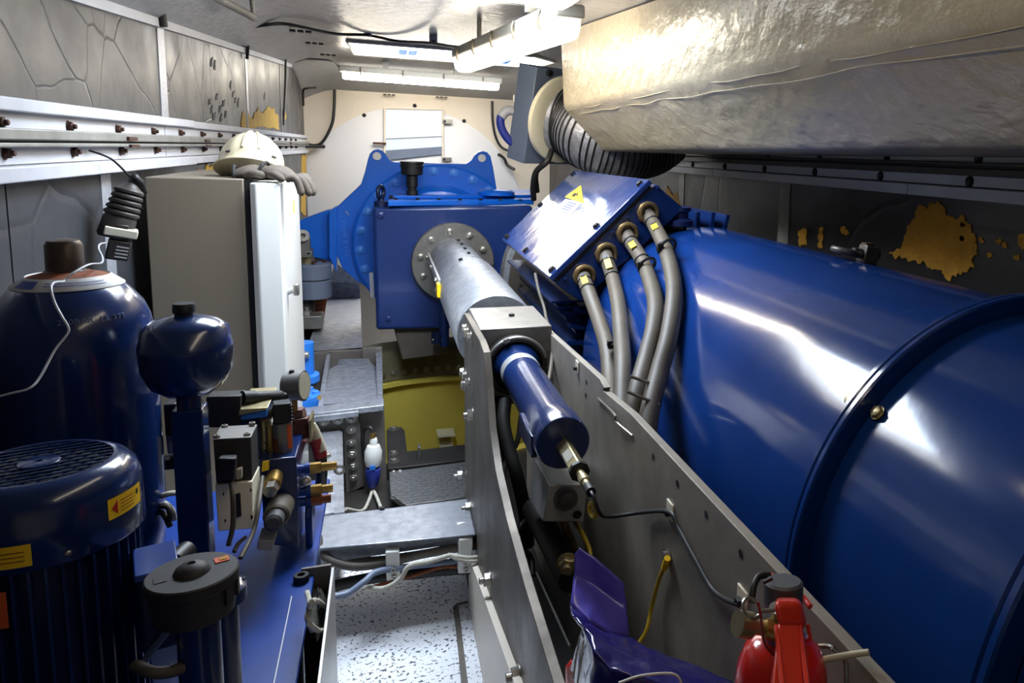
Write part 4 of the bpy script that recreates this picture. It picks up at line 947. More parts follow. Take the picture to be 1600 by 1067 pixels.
ck = thing('cooler_box', 'blue grey metal fan box hung beside the duct with a white hose collar', 'box', (0.95, 5.1, -0.1))
n_ = V(0.50, -0.84, -0.20).normalized(); r_ = V(0.86, 0.51, 0.0).normalized(); t_ = r_.cross(n_).normalized()*-1
if t_.z < 0: t_ = -t_
fc = V((0.9752, 4.98, 0.2087))
fl_ = fc+r_*0.11
MB().obox(fl_-n_*0.09, 0.52, 0.60, 0.17, (r_, t_, n_)).build('case', 'grey_paint', ck, 0.006)
rc = V((1.0589, 4.95, 0.1999))
MB().lathe([(0.275, 0), (0.275, 0.03), (0.265, 0.035), (0.21, 0.035)], rc-n_*0.01, n_, 56).build('collar', 'ivory', ck)
put('cap', 'black_bolt', 'clamp_screw', ck, V((0.9436, 4.85, 0.4732)), n_, 0.022)
for p in ((0.7734, 5.1, 0.3229), (0.7579, 5.1, -0.0168)):
    MB().cyl(p, V(p)+V(0.06, 0, 0), 0.028, n=8).build('fitting', 'bolt', ck)
hs = MB().tube([(0.7825, 5.08, 0.2424), (0.7306, 5.08, 0.2397), (0.6909, 5.08, 0.2057), (0.6909, 5.08, 0.1419), (0.7267, 5.08, 0.0752), (0.7831, 5.08, 0.0248)], 0.026, 12).build('loop_hose', 'blue_plug', ck)
MB().tube([(0.781, 5.07, 0.2419), (0.7252, 5.07, 0.243), (0.6895, 5.07, 0.2013)], 0.030, 12).build('hose_elbow', 'white_strip', ck)
MB().tube([(0.9573, 4.8, 0.0041), (0.9206, 4.75, -0.0625), (0.864, 4.8, -0.1274), (0.8538, 4.85, -0.216), (0.8671, 4.9, -0.3064)], 0.018, 10).build('feed_hose', 'black', ck)
MB().tube([(0.9066, 4.82, -0.076), (0.8731, 4.85, -0.1445), (0.8908, 4.9, -0.2579)], 0.014, 10).build('feed_hose', 'black', ck)

hz = thing('corrugated_hose', 'wide silver corrugated air hose with black ribs curving under the duct', 'hose', (1.3, 4.9, 0))
hp = catmull([rc+n_*0.02, rc+n_*0.10+V(0.02, 0, -0.01), V((1.2015, 4.72, 0.099)), V((1.3543, 4.68, 0.0539)), V((1.5417, 4.72, 0.0769)), V((1.6573, 4.75, 0.1504))], 10)
MB().tube(hp, 0.218, 44, 1).build('skin', 'hose_silver', hz)
acc = 0; last = hp[0]; nxt = 0.02
for i in range(1, len(hp)-1):
    seg = (hp[i]-hp[i-1]).length
    while acc+seg > nxt:
        t = (nxt-acc)/seg; p = hp[i-1].lerp(hp[i], t); d = (hp[i+1]-hp[i-1]).normalized()
        d = (d+0.08*V(0.3, 0.2, 1)).normalized()
        MB().torus(p, d, 0.219, 0.0065, 48, 6).build('rib', 'black', hz)
        nxt += 0.0215
    acc += seg

# ================================================================== lamps
def lamp(name, label, p0, p1, w, hz_, hl, clips, glow='lens_glow'):
    p0 = V(p0); p1 = V(p1); d = (p1-p0); L = d.length; d = d/L; s = V(0, 0, 1).cross(d).normalized(); u = V(0, 0, 1); c = (p0+p1)/2
    t = thing(name, label, 'lamp', tuple(c), 'fluorescent lamps')
    MB().obox(c, w, L, hz_, (s, d, u)).build('tray', 'lamp_grey', t, 0.012, seg=3)
    k = w*0.46
    ring0 = lambda q, f: [q+s*(k*a*f)+u*(-hz_/2-hl*h*f) for a, h in ((-1, 0), (-1, 0.45), (-0.86, 0.8), (-0.5, 1), (0.5, 1), (0.86, 0.8), (1, 0.45), (1, 0))]
    MB().ring([ring0(p0+d*0.03, 0.9), ring0(p0+d*0.05, 1), ring0(p1-d*0.05, 1), ring0(p1-d*0.03, 0.9)]).build('lens', glow, t)
    for i in range(clips):
        q = p0+d*(L*(i+0.5)/clips)
        for sg in (-1, 1):
            MB().tube([q+s*sg*(w/2+0.004)+u*0.02, q+s*sg*(w/2+0.012)+u*-0.01, q+s*sg*(w/2+0.004)-u*(hz_/2+0.02), q+s*sg*(w/2-0.012)-u*(hz_/2+0.022)], 0.007, 6, 4).build('clip', 'clip_brown', t)
    return t
la = lamp('fluorescent_lamp', 'near fluorescent lamp hanging beside the cream duct, glowing white', (0.66, 2.97, 0.525), (0.42, 4.68, 0.525), 0.12, 0.055, 0.075, 5)
for y in (3.3, 4.3):
    x = 0.66-0.24*(y-2.97)/1.71
    MB().cyl((x, y, 0.55), (x, y, ceil_z(x, y)), 0.012, n=8).build('hanger', 'lamp_grey', la)
# the third lamp of the row hangs over the walkway by the entrance; its twin streaks show on the generator cowl
lc = lamp('fluorescent_lamp', 'third fluorescent lamp over the entrance, seen as streaks on the generator cowl', (0.30, 0.10, 0.36), (0.30, 1.60, 0.36), 0.12, 0.055, 0.06, 4, 'lens_dim')
for y in (0.4, 1.3):
    MB().cyl((0.30, y, 0.38), (0.30, y, ceil_z(0.30, y)), 0.012, n=8).build('hanger', 'lamp_grey', lc)
lb = lamp('fluorescent_lamp', 'far fluorescent lamp across the curved roof above the round hatch window', (-0.4033, 8.75, 0.7494), (1.1901, 8.75, 0.7296), 0.16, 0.06, 0.07, 4)
MB().box(0.0, 0.06, 8.72, 8.78, 0.74, ceil_z(0.03, 8.75)).build('hanger', 'lamp_grey', lb)
MB().box(0.7, 0.76, 8.72, 8.78, 0.74, ceil_z(0.73, 8.75)).build('hanger', 'lamp_grey', lb)

# ================================================================== cables and rods on the roof and walls
cable('ceiling_cable', 'black cable sagging across the roof to the near lamp', [(-0.78, 4.6603, 0.5259), (-0.7737, 5.15, 0.6099), (-0.6424, 5, 0.6258), (-0.5164, 5, 0.6512), (-0.4212, 5.2, 0.6662), (-0.2711, 5.6, 0.6944), (-0.087, 5.9, 0.7407), (0.0977, 6, 0.7302), (0.2849, 5.5, 0.6737), (0.368, 5, 0.603), (0.4013, 4.7, 0.5643)], 0.0095, 'cable_black')
cable('ceiling_cable', 'black cable from the wall top to the far lamp', [(-0.8007, 8.3, 0.7214), (-0.7302, 8.3, 0.7559), (-0.6511, 8.4, 0.7895), (-0.4916, 8.5, 0.7997), (-0.4411, 8.6, 0.7826), (-0.4006, 8.7, 0.7639)], 0.010, 'cable_black')
cable('wall_cable', 'black cable hanging down the left of the white back wall', [(-0.4884, 9.5, 0.5845), (-0.5004, 9.5, 0.3774), (-0.5238, 9.5, 0.2172), (-0.5982, 9.5, 0.0544), (-0.6636, 9.5, -0.0175), (-0.7519, 9.5, -0.0208), (-0.8442, 9.3, 0.0361)], 0.016, 'cable_black')
cable('wall_cable', 'short black cable along the rail end on the back wall', [(-0.8224, 9.3, -0.0438), (-0.7384, 9.4, -0.0409), (-0.6199, 9.5, -0.0368)], 0.018, 'cable_black')
cable('wall_cable', 'black cable hanging down the right of the white back wall', [(1.1891, 9.5, 0.5572), (1.196, 9.5, 0.3205), (1.2326, 9.5, 0.1355), (1.3069, 9.5, 0.0181), (1.4569, 9.45, -0.0369)], 0.015, 'cable_black')
cable('wall_cable', 'black cable curling beside the right of the round cover', [(1.277, 9.5, -0.0659), (1.3293, 9.5, -0.1097), (1.3668, 9.5, -0.1845), (1.4422, 9.45, -0.2344)], 0.018, 'cable_black')
cable('bent_rod', 'grey bent rod reaching from the wall seam onto the roof, nearer one', [(-0.78, 5.6307, 0.5028), (-0.76, 5.6029, 0.6478), (-0.771, 5.85, 0.6984), (-0.7224, 5.9, 0.7113), (-0.6598, 5.9, 0.7068)], 0.010, 'dark_steel', None, 'rod')
cable('bent_rod', 'grey bent rod reaching from the wall seam onto the roof, farther one', [(-0.78, 7.4163, 0.1415), (-0.77, 7.5736, 0.4956), (-0.76, 7.6124, 0.7663), (-0.7193, 7.5, 0.7784), (-0.6455, 7.6, 0.8009)], 0.009, 'dark_steel', None, 'rod')
cable('bent_rod', 'grey bent rod in the far left roof corner', [(-0.78, 9.247, 0.3847), (-0.77, 9.1847, 0.5333), (-0.7264, 9.1, 0.5566), (-0.6557, 9.2, 0.5743)], 0.011, 'dark_steel', None, 'rod')
cable('bracket_strip', 'dark bracket strip dropping from the roof onto the white wall seam', [(-0.76, 3.5124, 0.5333), (-0.77, 3.5694, 0.4675), (-0.77, 3.586, 0.4181)], 0.014, 'dark_steel', None, 'bracket')
gp = thing('grab_pipe', 'grey pipe with hanger rod at the top edge of the roof', 'pipe', (-0.5199, 4, 0.5383))
MB().tube([(-0.6162, 3.4, 0.5469), (-0.5876, 3.65, 0.5465), (-0.5585, 3.82, 0.5443), (-0.5224, 4, 0.5381)], 0.017, 14, 2).build('pipe', 'rail_grey', gp)
MB().cyl((-0.5222, 4, 0.5436), (-0.5286, 4, 0.6325), 0.009, n=10).build('hanger_rod', 'rail_grey', gp)
# slotted brackets and little plates under the roof
for (p, l_) in (((-0.4724, 5.6, 0.6923), 'black slotted clip on the roof left of the near lamp cable'), ((-0.4792, 6.8, 0.7582), 'black slotted clip on the roof ahead of the skylight'), ((-0.439, 7.7, 0.7688), 'black slotted clip near the far lamp end')):
    t = thing('roof_clip', l_, 'clip', p, 'slotted clips on the roof')
    for k in range(3):
        MB().obox(V(p)+V(0.045*(k-1), 0.0, 0), 0.034, 0.05, 0.012, ((1, 0, 0), (0, 1, 0), (0, 0, 1))).build('tab', 'black_bolt', t)
for (p, l_) in (((1.4349, 7.6, 0.8401), 'black slotted clip on the roof above the fan box'), ((1.2404, 8.4, 0.831), 'black slotted clip on the roof right of the far lamp'), ((0.0641, 9.5, 0.563), 'black clip on the back wall edge left of the round window'), ((0.6238, 9.5, 0.568), 'black clip on the back wall edge right of the round window')):
    t = thing('roof_clip', l_, 'clip', p, 'slotted clips on the roof')
    for k in range(3):
        MB().obox(V(p)+V(0.045*(k-1), 0.0, 0), 0.034, 0.05, 0.012, ((1, 0, 0), (0, 1, 0), (0, 0, 1))).build('tab', 'black_bolt', t)
for p, l_ in (((-0.0866, 5.9, 0.7619), 'small grey cable bracket on the roof left of the skylight'), ((0.3187, 5.6, 0.7133), 'small grey cable bracket on the roof beside the near lamp')):
    t = thing('cable_bracket', l_, 'bracket', p, 'cable brackets on the roof')
    MB().obox(p, 0.05, 0.05, 0.05, ((1, 0, 0), (0, 1, 0), (0, 0, 1))).build('plate', 'grey_paint', t, 0.004)
    put('hex', 'black_bolt', 'bolt', t, V(p)+V(0, -0.025, -0.02), (0, -1, 0), 0.010)
# ================================================================== control cabinet
cn = thing('control_cabinet', 'tall beige steel control cabinet with bright door beside the left wall', 'cabinet', (-0.6, 3.4, -1.35))
YC = 3.1
ztop = -0.1326
xl, xr = -0.7465, -0.4572
MB().prism([(xl, YC), (xr, YC), (xr, 3.95), (xl, 3.95)], 'z', -1.35, ztop).build('body', 'cab_shaded', cn, 0.004)
MB().prism([(xr, YC+0.012), (-0.4358, YC+0.012), (-0.4358, 3.9), (xr, 3.9)], 'z', -1.33, ztop-0.006).build('door_seal', 'black', cn)
a0 = (-0.435, 3.08); a1 = (-0.4148, 3.055); a2 = (-0.3424, 3.075); a3 = (-0.3544, 3.85)
zd = ztop-0.012
dr = MB().prism([a0, a1, a2, a3, (a3[0]-0.06, 3.88), (a0[0], 3.88)], 'z', -1.16, zd).build('door', 'cab_door', cn, 0.006, seg=3)
hb = V((a2[0]+a3[0])/2-0.005, 3.28, -0.5653)
MB().cyl(V(-0.3567, 3.22, -0.5619), (-0.319, 3.2, -0.5446), 0.011, n=12).build('handle_stem', 'alu', dr)
MB().obox((-0.3138, 3.19, -0.5431), 0.02, 0.03, 0.045, ((1, 0, 0), (0, 1, 0), (0, 0, 1))).build('handle', 'bolt', dr, 0.006)
MB().obox((-0.3425, 3.5, -0.2579), 0.003, 0.012, 0.05, (V(a3[1]-a2[1], -(a3[0]-a2[0]), 0), V(a3[0]-a2[0], a3[1]-a2[1], 0), V(0, 0, 1))).build('yellow_sticker', 'yellow', dr)

# hard hat on top
hh = thing('hard_hat', 'cream white safety helmet lying on the beige cabinet', 'helmet', (-0.4574, 3.32, -0.1187))
hc = V((-0.4622, 3.33, -0.1001)); hu = V(0.06, 0.40, 0.92).normalized(); hx, hy, hzv = frame(hu, (0, 1, 0))
def hat_r(a, h):
    return 1+0.035*max(0, math.cos(3*a+0.4))*math.sin(min(1, h)*PI)
rings = []
for i in range(13):
    t = i/12*PI/2; rr = math.cos(t); h = math.sin(t)
    row = []
    for k in range(48):
        a = 2*PI*k/48
        ridge = 1+0.022*math.cos(a*9+0.3)*(1-h)*h*4
        row.append(hc+hx*(0.108*rr*ridge*math.cos(a))+hy*(0.118*rr*ridge*math.sin(a))+hu*(0.135*h))
    rings.append(row)
brim = [hc+hx*(0.122*math.cos(2*PI*k/48))+hy*((0.135 if math.sin(2*PI*k/48) < 0 else 0.128)*math.sin(2*PI*k/48))-hu*0.012 for k in range(48)]
brim2 = [p-hu*0.005 for p in brim]
inner = []
for i in range(8):
    t = i/7*PI/2*0.95; rr = math.cos(t)*0.94; h = math.sin(t)*0.92
    inner.append([hc+hx*(0.104*rr*math.cos(2*PI*k/48))+hy*(0.113*rr*math.sin(2*PI*k/48))+hu*(0.132*h-0.008) for k in range(48)])
MB().ring([brim2, brim]+rings).build('shell', 'helmet', hh, ang=50)
MB().ring([brim2]+inner, False, False, True).build('lining', 'wood_dark', hh)
for a in (-2.2, -0.75):
    p = hc+hx*(0.111*math.cos(a))+hy*(0.121*math.sin(a))+hu*0.018; d = (hx*math.cos(a)+hy*math.sin(a)).normalized()
    MB().obox(p, 0.018, 0.004, 0.005, (d.cross(hu), d, hu)).build('slot', 'ink', hh)
for k in range(2):
    a = -1.75+0.5*k
    MB().tube([hc+hx*(0.110*math.cos(a)*math.cos(t))+hy*(0.120*math.sin(a)*math.cos(t))+hu*(0.137*math.sin(t)) for t in (0.25, 0.6, 0.95, 1.3)], 0.005, 8).build('crown_ridge', 'helmet', hh)

# pair of work gloves hanging over the cabinet edge
def glove(label, base, d, up, s, fold):
    g = thing('work_glove', label, 'glove', tuple(base), 'work gloves on the cabinet')
    base = V(base); d = V(d).normalized(); up = V(up).normalized(); sd_ = d.cross(up).normalized()
    # palm: flattened tapering tube, then five fingers
    b = MB(); rr = []
    for i in range(9):
        t = i/8; w = s*(0.030+0.018*math.sin(PI*min(1, t*1.15))); th = s*(0.014+0.010*math.sin(PI*t))
        c = base+d*(0.11*s*t)+up*(0.010*math.sin(3*t))
        rr.append([c+sd_*(w*math.cos(2*PI*k/16))+up*(th*math.sin(2*PI*k/16)) for k in range(16)])
    b.ring(rr); b.build('palm', 'glove', g)
    for j in range(4):
        o = base+d*(0.10*s)+sd_*(s*0.021*(j-1.5)); L = s*(0.075, 0.085, 0.08, 0.062)[j]
        MB().tube([o, o+d*L*0.45+up*0.010, o+d*L*0.85-up*fold*0.5, o+d*L-up*fold], s*0.0125, 10, 5, lambda t: s*0.0125*(1 if t < 0.85 else 1-(t-0.85)*4)).build('finger', 'glove', g)
    o = base+d*0.04*s+sd_*s*0.035
    MB().tube([o, o+d*0.03*s+sd_*0.022*s+up*0.01, o+d*0.065*s+sd_*0.024*s], s*0.014, 10, 5, lambda t: s*0.014*(1 if t < 0.85 else 1-(t-0.85)*4)).build('thumb', 'glove', g)
    MB().torus(base+d*0.002, d, 0.030*s, 0.006*s, 20, 6).build('cuff', 'glove_edge', g)
    return g
glove('grey work glove under the helmet brim, fingers spread to the right', V((-0.4946, 3.17, -0.1193)), (1, 0.02, 0.02), (0, -0.1, 1), 1.0, 0.0)
glove('grey work glove drooping over the cabinet corner, fingertips hanging', V((-0.4009, 3.16, -0.1031)), (0.82, -0.30, -0.22), (0.25, -0.2, 0.95), 1.0, 0.045)

# black plug and adapters hanging at the cabinet's left edge
pg = thing('hanging_plug', 'black ribbed plug hanging head down beside the cabinet', 'plug', (-0.7188, 2.76, -0.2391))
pd = (V((-0.7321, 2.74, -0.2601))-V((-0.6958, 2.76, -0.1364))).normalized(); p0 = V((-0.6958, 2.76, -0.1364))
prof_ = [(0.012, 0), (0.022, 0.008), (0.030, 0.015)]
for k in range(5): prof_ += [(0.040+0.002*k, 0.020+0.017*k), (0.045+0.002*k, 0.024+0.017*k), (0.045+0.002*k, 0.031+0.017*k), (0.038+0.002*k, 0.034+0.017*k)]
prof_ += [(0.050, 0.11), (0.052, 0.16), (0.045, 0.17)]
MB().lathe([(r*0.84, h) for r, h in prof_], p0, pd, 28).build('grip', 'plug_black', pg)
MB().tube([p0, p0-pd*0.02, V((-0.6841, 2.76, -0.1249)), V((-0.6801, 2.78, -0.1389)), V((-0.688, 2.84, -0.1672))], 0.011, 10).build('cord', 'black', pg)
MB().tube([(-0.6951, 2.76, -0.1232), (-0.7199, 2.71, -0.074), (-0.7392, 2.69, -0.0561), (-0.7743, 2.69, -0.0429)], 0.003, 6, 3).build('cable_tie', 'black', pg)
ad = thing('plug_adapter', 'ivory flat plug adapter on the end of the black plug', 'adapter', (-0.7214, 2.73, -0.2838))
ex = (V((-0.6813, 2.72, -0.2848))-V((-0.7511, 2.7, -0.2674))).normalized(); ez_ = V(0.16, 0.0, 0.98); ez_ = (ez_-ex*ez_.dot(ex)).normalized(); ey2 = ez_.cross(ex).normalized()
ac = V((-0.72, 2.72, -0.2771))
MB().obox(ac, 0.080, 0.055, 0.024, (ex, ey2, ez_)).build('case', 'ivory', ad, 0.003)
MB().obox(ac+ez_*0.016, 0.030, 0.040, 0.014, (ex, ey2, ez_)).build('pin_block', 'plug_black', ad, 0.003)
pw = thing('power_supply', 'small black plug-in power supply with white print below the adapter', 'adapter', (-0.7308, 2.72, -0.3583))
pc = V((-0.7292, 2.72, -0.3298))
MB().obox(pc, 0.055, 0.045, 0.058, (ex, ey2, ez_)).build('case', 'plug_black', pw, 0.004)
fn_ = -ey2 if (-ey2).y < 0 else ey2
for k in range(4):
    o = pc+fn_*0.0232+ez_*(0.012-0.010*k)+ex*0.008
    MB().obox(o, 0.030, 0.0006, 0.004, (ex, ey2, ez_)).build('print_line', 'label_white', pw)
cable('thin_white_wire', 'thin white wire looping from the power supply over the big pressure tank', [(-0.7476, 2.69, -0.3054), (-0.7374, 2.6, -0.2986), (-0.6569, 2.3, -0.2752), (-0.5938, 2.1, -0.2717), (-0.5543, 1.95, -0.2644), (-0.5477, 1.86, -0.2544), (-0.5539, 1.81, -0.2596), (-0.5677, 1.79, -0.2735), (-0.5667, 1.78, -0.2756), (-0.5717, 1.75, -0.2729), (-0.5664, 1.72, -0.2799), (-0.5575, 1.705, -0.3034), (-0.5439, 1.69, -0.3257), (-0.535, 1.685, -0.3428), (-0.5352, 1.68, -0.3558), (-0.5491, 1.66, -0.3806), (-0.5594, 1.62, -0.4176), (-0.5685, 1.6, -0.4303), (-0.5949, 1.6, -0.437), (-0.6253, 1.6, -0.4444)], 0.0022, 'white_strip', None, 'wire', 6)

# ================================================================== big pressure tank
tx, ty = -0.596, 1.9
tk = thing('pressure_tank', 'big dark blue pressure tank with brown cap and white paper collar', 'tank', (tx, ty, -0.95))
zv = lambda z: z
TZ = {}
zs = [-0.562, -0.4004, -0.3672, -0.3407, -0.3104, -0.296, -0.2855]
MB().lathe([(0.05, -0.949), (0.10, -0.94), (0.132, -0.89), (0.140, -0.82), (0.140, zs[1]-0.03), (0.138, zs[1]), (0.132, zs[2]), (0.122, zs[3]), (0.100, zs[4]), (0.085, zs[5]+0.002), (0.05, zs[6])], (tx, ty, 0), n=72).build('shell', 'navy', tk, ang=60)
MB().lathe([(0.0925, zs[4]+0.010), (0.0920, zs[4]+0.012), (0.0680, zs[6]+0.006), (0.0660, zs[6]+0.004)], (tx, ty, 0), n=56, cap0=False, cap1=False).build('paper_collar', 'label_white', tk)
def collar(a, t):   # point on the collar cone
    r = 0.0925*(1-t)+0.0685*t; z = (zs[4]+0.0125)*(1-t)+(zs[6]+0.0070)*t
    return V(tx+r*math.cos(a), ty+r*math.sin(a), z+0.0006)
b = MB(); aa = [-2.42+0.07*k for k in range(8)]
b.add([collar(a, t) for a in aa for t in (0.12, 0.75)], [(2*k, 2*k+2, 2*k+3, 2*k+1) for k in range(7)]); b.build('blue_print', 'label_blue', tk)
for t0 in (0.33, 0.55):
    b = MB(); aa = [-1.75+0.09*k for k in range(15)]
    b.add([collar(a, t) for a in aa for t in (t0, t0+0.06)], [(2*k, 2*k+2, 2*k+3, 2*k+1) for k in range(14)]); b.build('print_line', 'label_blue', tk)
zc0 = zs[6]+0.004
MB().lathe([(0.066, zc0), (0.045, zc0+0.006), (0.037, zc0+0.009)], (tx, ty, 0), n=40).build('rusty_neck', 'rust', tk)
MB().lathe([(0.035, zc0), (0.035, zc0+0.010), (0.0315, zc0+0.012), (0.031, zc0+0.062), (0.026, zc0+0.071), (0.014, zc0+0.074)], (tx-0.004, ty, 0), n=36).build('cap', 'cap_bronze', tk)
def stamp(v):
    a = -1.0+v.x/0.127; s_ = v.y
    rr = 0.1275+(0.122-0.132)/(zs[3]-zs[2])*(s_*0.8)+v.z+0.0006
    return V(tx+rr*math.cos(a), ty+rr*math.sin(a), (zs[2]+zs[3])/2+s_*0.8)
lettering('250BAR  LE 375', 0.017, (0, 0, 0), (1, 0, 0), (0, 1, 0), 'stamp', tk, 'stamped_lettering', stamp)

# ================================================================== hydraulic unit: blue tray
tr = thing('hydraulic_tray', 'blue painted hydraulic tank top carrying motor, filter and valves', 'tank', (-0.47, 1.3, -1.3))
ZT = -0.95
MB().box(-0.78, -0.162, 0.30, 2.34, ZT-0.012, ZT).build('top_plate', 'tray_blue', tr, 0.003)
MB().box(-0.76, -0.19, 0.32, 2.30, -1.32, ZT-0.012).build('tank_body', 'navy_matt', tr)
MB().box(-0.172, -0.162, 1.30, 1.72, ZT, ZT+0.001).build('white_line', 'label_white', tr) if False else None
MB().box(-0.2, -0.1982, 1.42, 1.72, ZT, ZT+0.0008).build('scribed_line', 'label_white', tr)
put('cap', 'black_bolt', 'screw', tr, (-0.1858, 1.7773, -0.95), (0, 0, 1), 0.016)
put('cap', 'black_bolt', 'screw', tr, (-0.2872, 1.4963, -0.95), (0, 0, 1), 0.016)
MB().prism([(1.93, ZT), (2.03, ZT), (2.03, ZT+0.075), (2.01, ZT+0.10), (1.95, ZT+0.10), (1.93, ZT+0.075)], 'x', -0.19, -0.175).build('lifting_eye', 'tray_blue', tr, 0.004)
put('hole', 'black', 'eye_hole', tr, (-0.174, 1.98, ZT+0.072), (1, 0, 0), 0.014)
# gutter strip right of the tray
gt = thing('steel_gutter', 'beige steel gutter along the edge of the blue hydraulic tray', 'gutter', (-0.13, 1.7, -1.3))
yg0, yg1 = 0.9, 1.806
zg = -0.9432
MB().box(-0.128, -0.122, yg0, yg1, -1.45, zg).build('side', 'alu', gt, 0.001)
MB().box(-0.188, -0.128, yg1-0.008, yg1, -1.45, zg+0.01).build('end_plate', 'frame_steel', gt, 0.001)
MB().box(-0.19, -0.128, yg0, yg1, -1.32, -1.315).build('bottom', 'frame_steel', gt)
rgx = thing('oily_rag', 'dirty grey rag with cord ends stuffed into the gutter', 'rag', (-0.155, 1.7312, -1.0443))
b = MB(); c = V((-0.155, 1.7644, -1.0497)); rr = []
for i in range(11):
    t = i/10*PI; row = []
    for k in range(18):
        a = 2*PI*k/18; w = 1+0.22*math.sin(3*a+2*i)+0.12*math.sin(7*a+i*1.7)
        row.append(c+V(0.024*w*math.sin(t)*math.cos(a)+0.001, 0.085*w*math.sin(t)*math.sin(a), -0.075*math.cos(t)*(1+0.1*math.sin(5*a))))
    rr.append(row)
b.ring(rr); b.build('cloth', 'rag', rgx)
for pts in ([(-0.15, 1.5324, -0.8756), (-0.14, 1.488, -0.8387), (-0.14, 1.5846, -0.8922), (-0.14, 1.7198, -0.9825), (-0.14, 1.7617, -1.0208)], [(-0.14, 1.4415, -0.8548), (-0.135, 1.5323, -0.9248), (-0.135, 1.6849, -1.0154), (-0.135, 1.7572, -1.0342)], [(-0.16, 1.6219, -0.892), (-0.15, 1.5569, -0.8835), (-0.15, 1.5046, -0.8785), (-0.145, 1.5339, -0.9236)]):
    MB().tube(pts, 0.005, 8).build('cord', 'rope', rgx)

# ================================================================== electric motor
mx, my = -0.4576, 1.3
mt = thing('electric_motor', 'dark blue upright electric motor with grilled fan cover and cooling fins', 'motor', (mx, my, ZT))
zm = -0.4566
cvr = MB().lathe([(0.114, zm-0.108), (0.117, zm-0.104), (0.116, zm-0.036), (0.111, zm-0.018), (0.101, zm-0.006), (0.089, zm), (0.084, zm), (0.082, zm-0.010)], (mx, my, 0), n=72, cap0=True, cap1=False).build('fan_cover', 'navy', mt, ang=50)
MB().lathe([(0.084, zm-0.012), (0.084, zm-0.010)], (mx, my, 0), n=48).build('fan_shadow', 'black', mt)
MB().lathe([(0.024, zm-0.005), (0.024, zm+0.001), (0.022, zm+0.002), (0.004, zm+0.002), (0.004, zm-0.002)], (mx, my, 0), n=36).build('grille_hub', 'navy', mt)
RG = 0.085
for s_, an in ((-1, 0.30), (1, 1.25)):
    d = V(math.cos(an), math.sin(an), 0); n2_ = V(-d.y, d.x, 0)
    for k in range(-6, 7):
        o = k*0.0138; L = math.sqrt(max(0, RG*RG-o*o))
        if L < 0.02: continue
        MB().obox(V(mx, my, zm-0.002-0.001*s_)+n2_*o, 2*L, 0.0017, 0.002, (d, n2_, V(0, 0, 1))).build('grille_bar', 'navy', mt)
MB().lathe([(0.09, ZT+0.012), (0.096, ZT+0.02), (0.096, zm-0.10)], (mx, my, 0), n=48).build('housing', 'navy_matt', mt)
MB().lathe([(0.125, ZT), (0.125, ZT+0.02)], (mx, my, 0), n=48).build('mounting_flange', 'navy_matt', mt)
for k in range(40):
    a = 2*PI*k/40
    if math.sin(a) > 0.55: continue
    d = V(math.cos(a), math.sin(a), 0); t = V(-d.y, d.x, 0)
    MB().obox(V(mx, my, (ZT+zm-0.085)/2)+d*0.103, 0.018, 0.003, zm-0.105-ZT-0.02, (d, t, V(0, 0, 1))).build('fin', 'navy', mt)
tax = ((0.96, 0.26, 0), (-0.26, 0.96, 0), (0, 0, 1))
tbc = V((-0.3149, 1.2451, -0.6))
MB().obox(tbc-V(0, 0, 0.06), 0.045, 0.085, 0.11, tax).build('terminal_box', 'navy_matt', mt, 0.005)
MB().obox(tbc, 0.052, 0.092, 0.010, tax).build('terminal_box_lid', 'tray_blue', mt, 0.002)
MB().cyl(tbc+V(0.01, 0.05, -0.03), tbc+V(0.02, 0.085, -0.03), 0.014, n=14).build('cable_gland', 'black', mt)
def mpatch(name, a0, a1, z0, z1, mat, parent, rr=0.1172, n=8):
    b = MB(); A = [a0+(a1-a0)*k/n for k in range(n+1)]
    b.add([(mx+rr*math.cos(a), my+rr*math.sin(a), z) for a in A for z in (z0, z1)], [(2*k, 2*k+2, 2*k+3, 2*k+1) for k in range(n)])
    return b.build(name, mat, parent)
s1 = mpatch('direction_sticker', -0.62, -0.06, zm-0.070, zm-0.040, 'yellow', mt)
b = MB(); fpt = lambda a, z: (mx+0.1180*math.cos(a), my+0.1180*math.sin(a), z)
b.add([fpt(-0.58, zm-0.055), fpt(-0.50, zm-0.065), fpt(-0.50, zm-0.045)], [(0, 1, 2)]); b.build('arrow_mark', 'red_ink', s1)
for k in range(4): mpatch('print_line', -0.46, -0.24, zm-0.064+0.005*k, zm-0.0628+0.005*k, 'rust', s1, 0.1178)
mpatch('print_mark', -0.18, -0.13, zm-0.054, zm-0.046, 'ink', s1, 0.1178)
s2 = mpatch('warning_sticker', -2.0, -1.36, zm-0.098, zm-0.068, 'yellow', mt)
mpatch('print_mark', -1.80, -1.70, zm-0.091, zm-0.075, 'ink', s2, 0.1178)
for k in range(3): mpatch('print_line', -1.64, -1.42, zm-0.090+0.006*k, zm-0.0886+0.006*k, 'rust', s2, 0.1178)
np_ = mpatch('nameplate', -2.15, -1.62, zm-0.180, zm-0.130, 'orange', mt, 0.1135)
for k in range(3): mpatch('print_mark', -1.85+0.03*k, -1.77+0.04*k, zm-0.172+0.014*k, zm-0.166+0.014*k, 'ink', np_, 0.1140)
pm = V(mx+0.117*math.cos(-1.05), my+0.117*math.sin(-1.05), zm-0.094)
put('dome', 'bolt', 'screw', mt, pm, (math.cos(-1.05), math.sin(-1.05), 0), 0.0045)

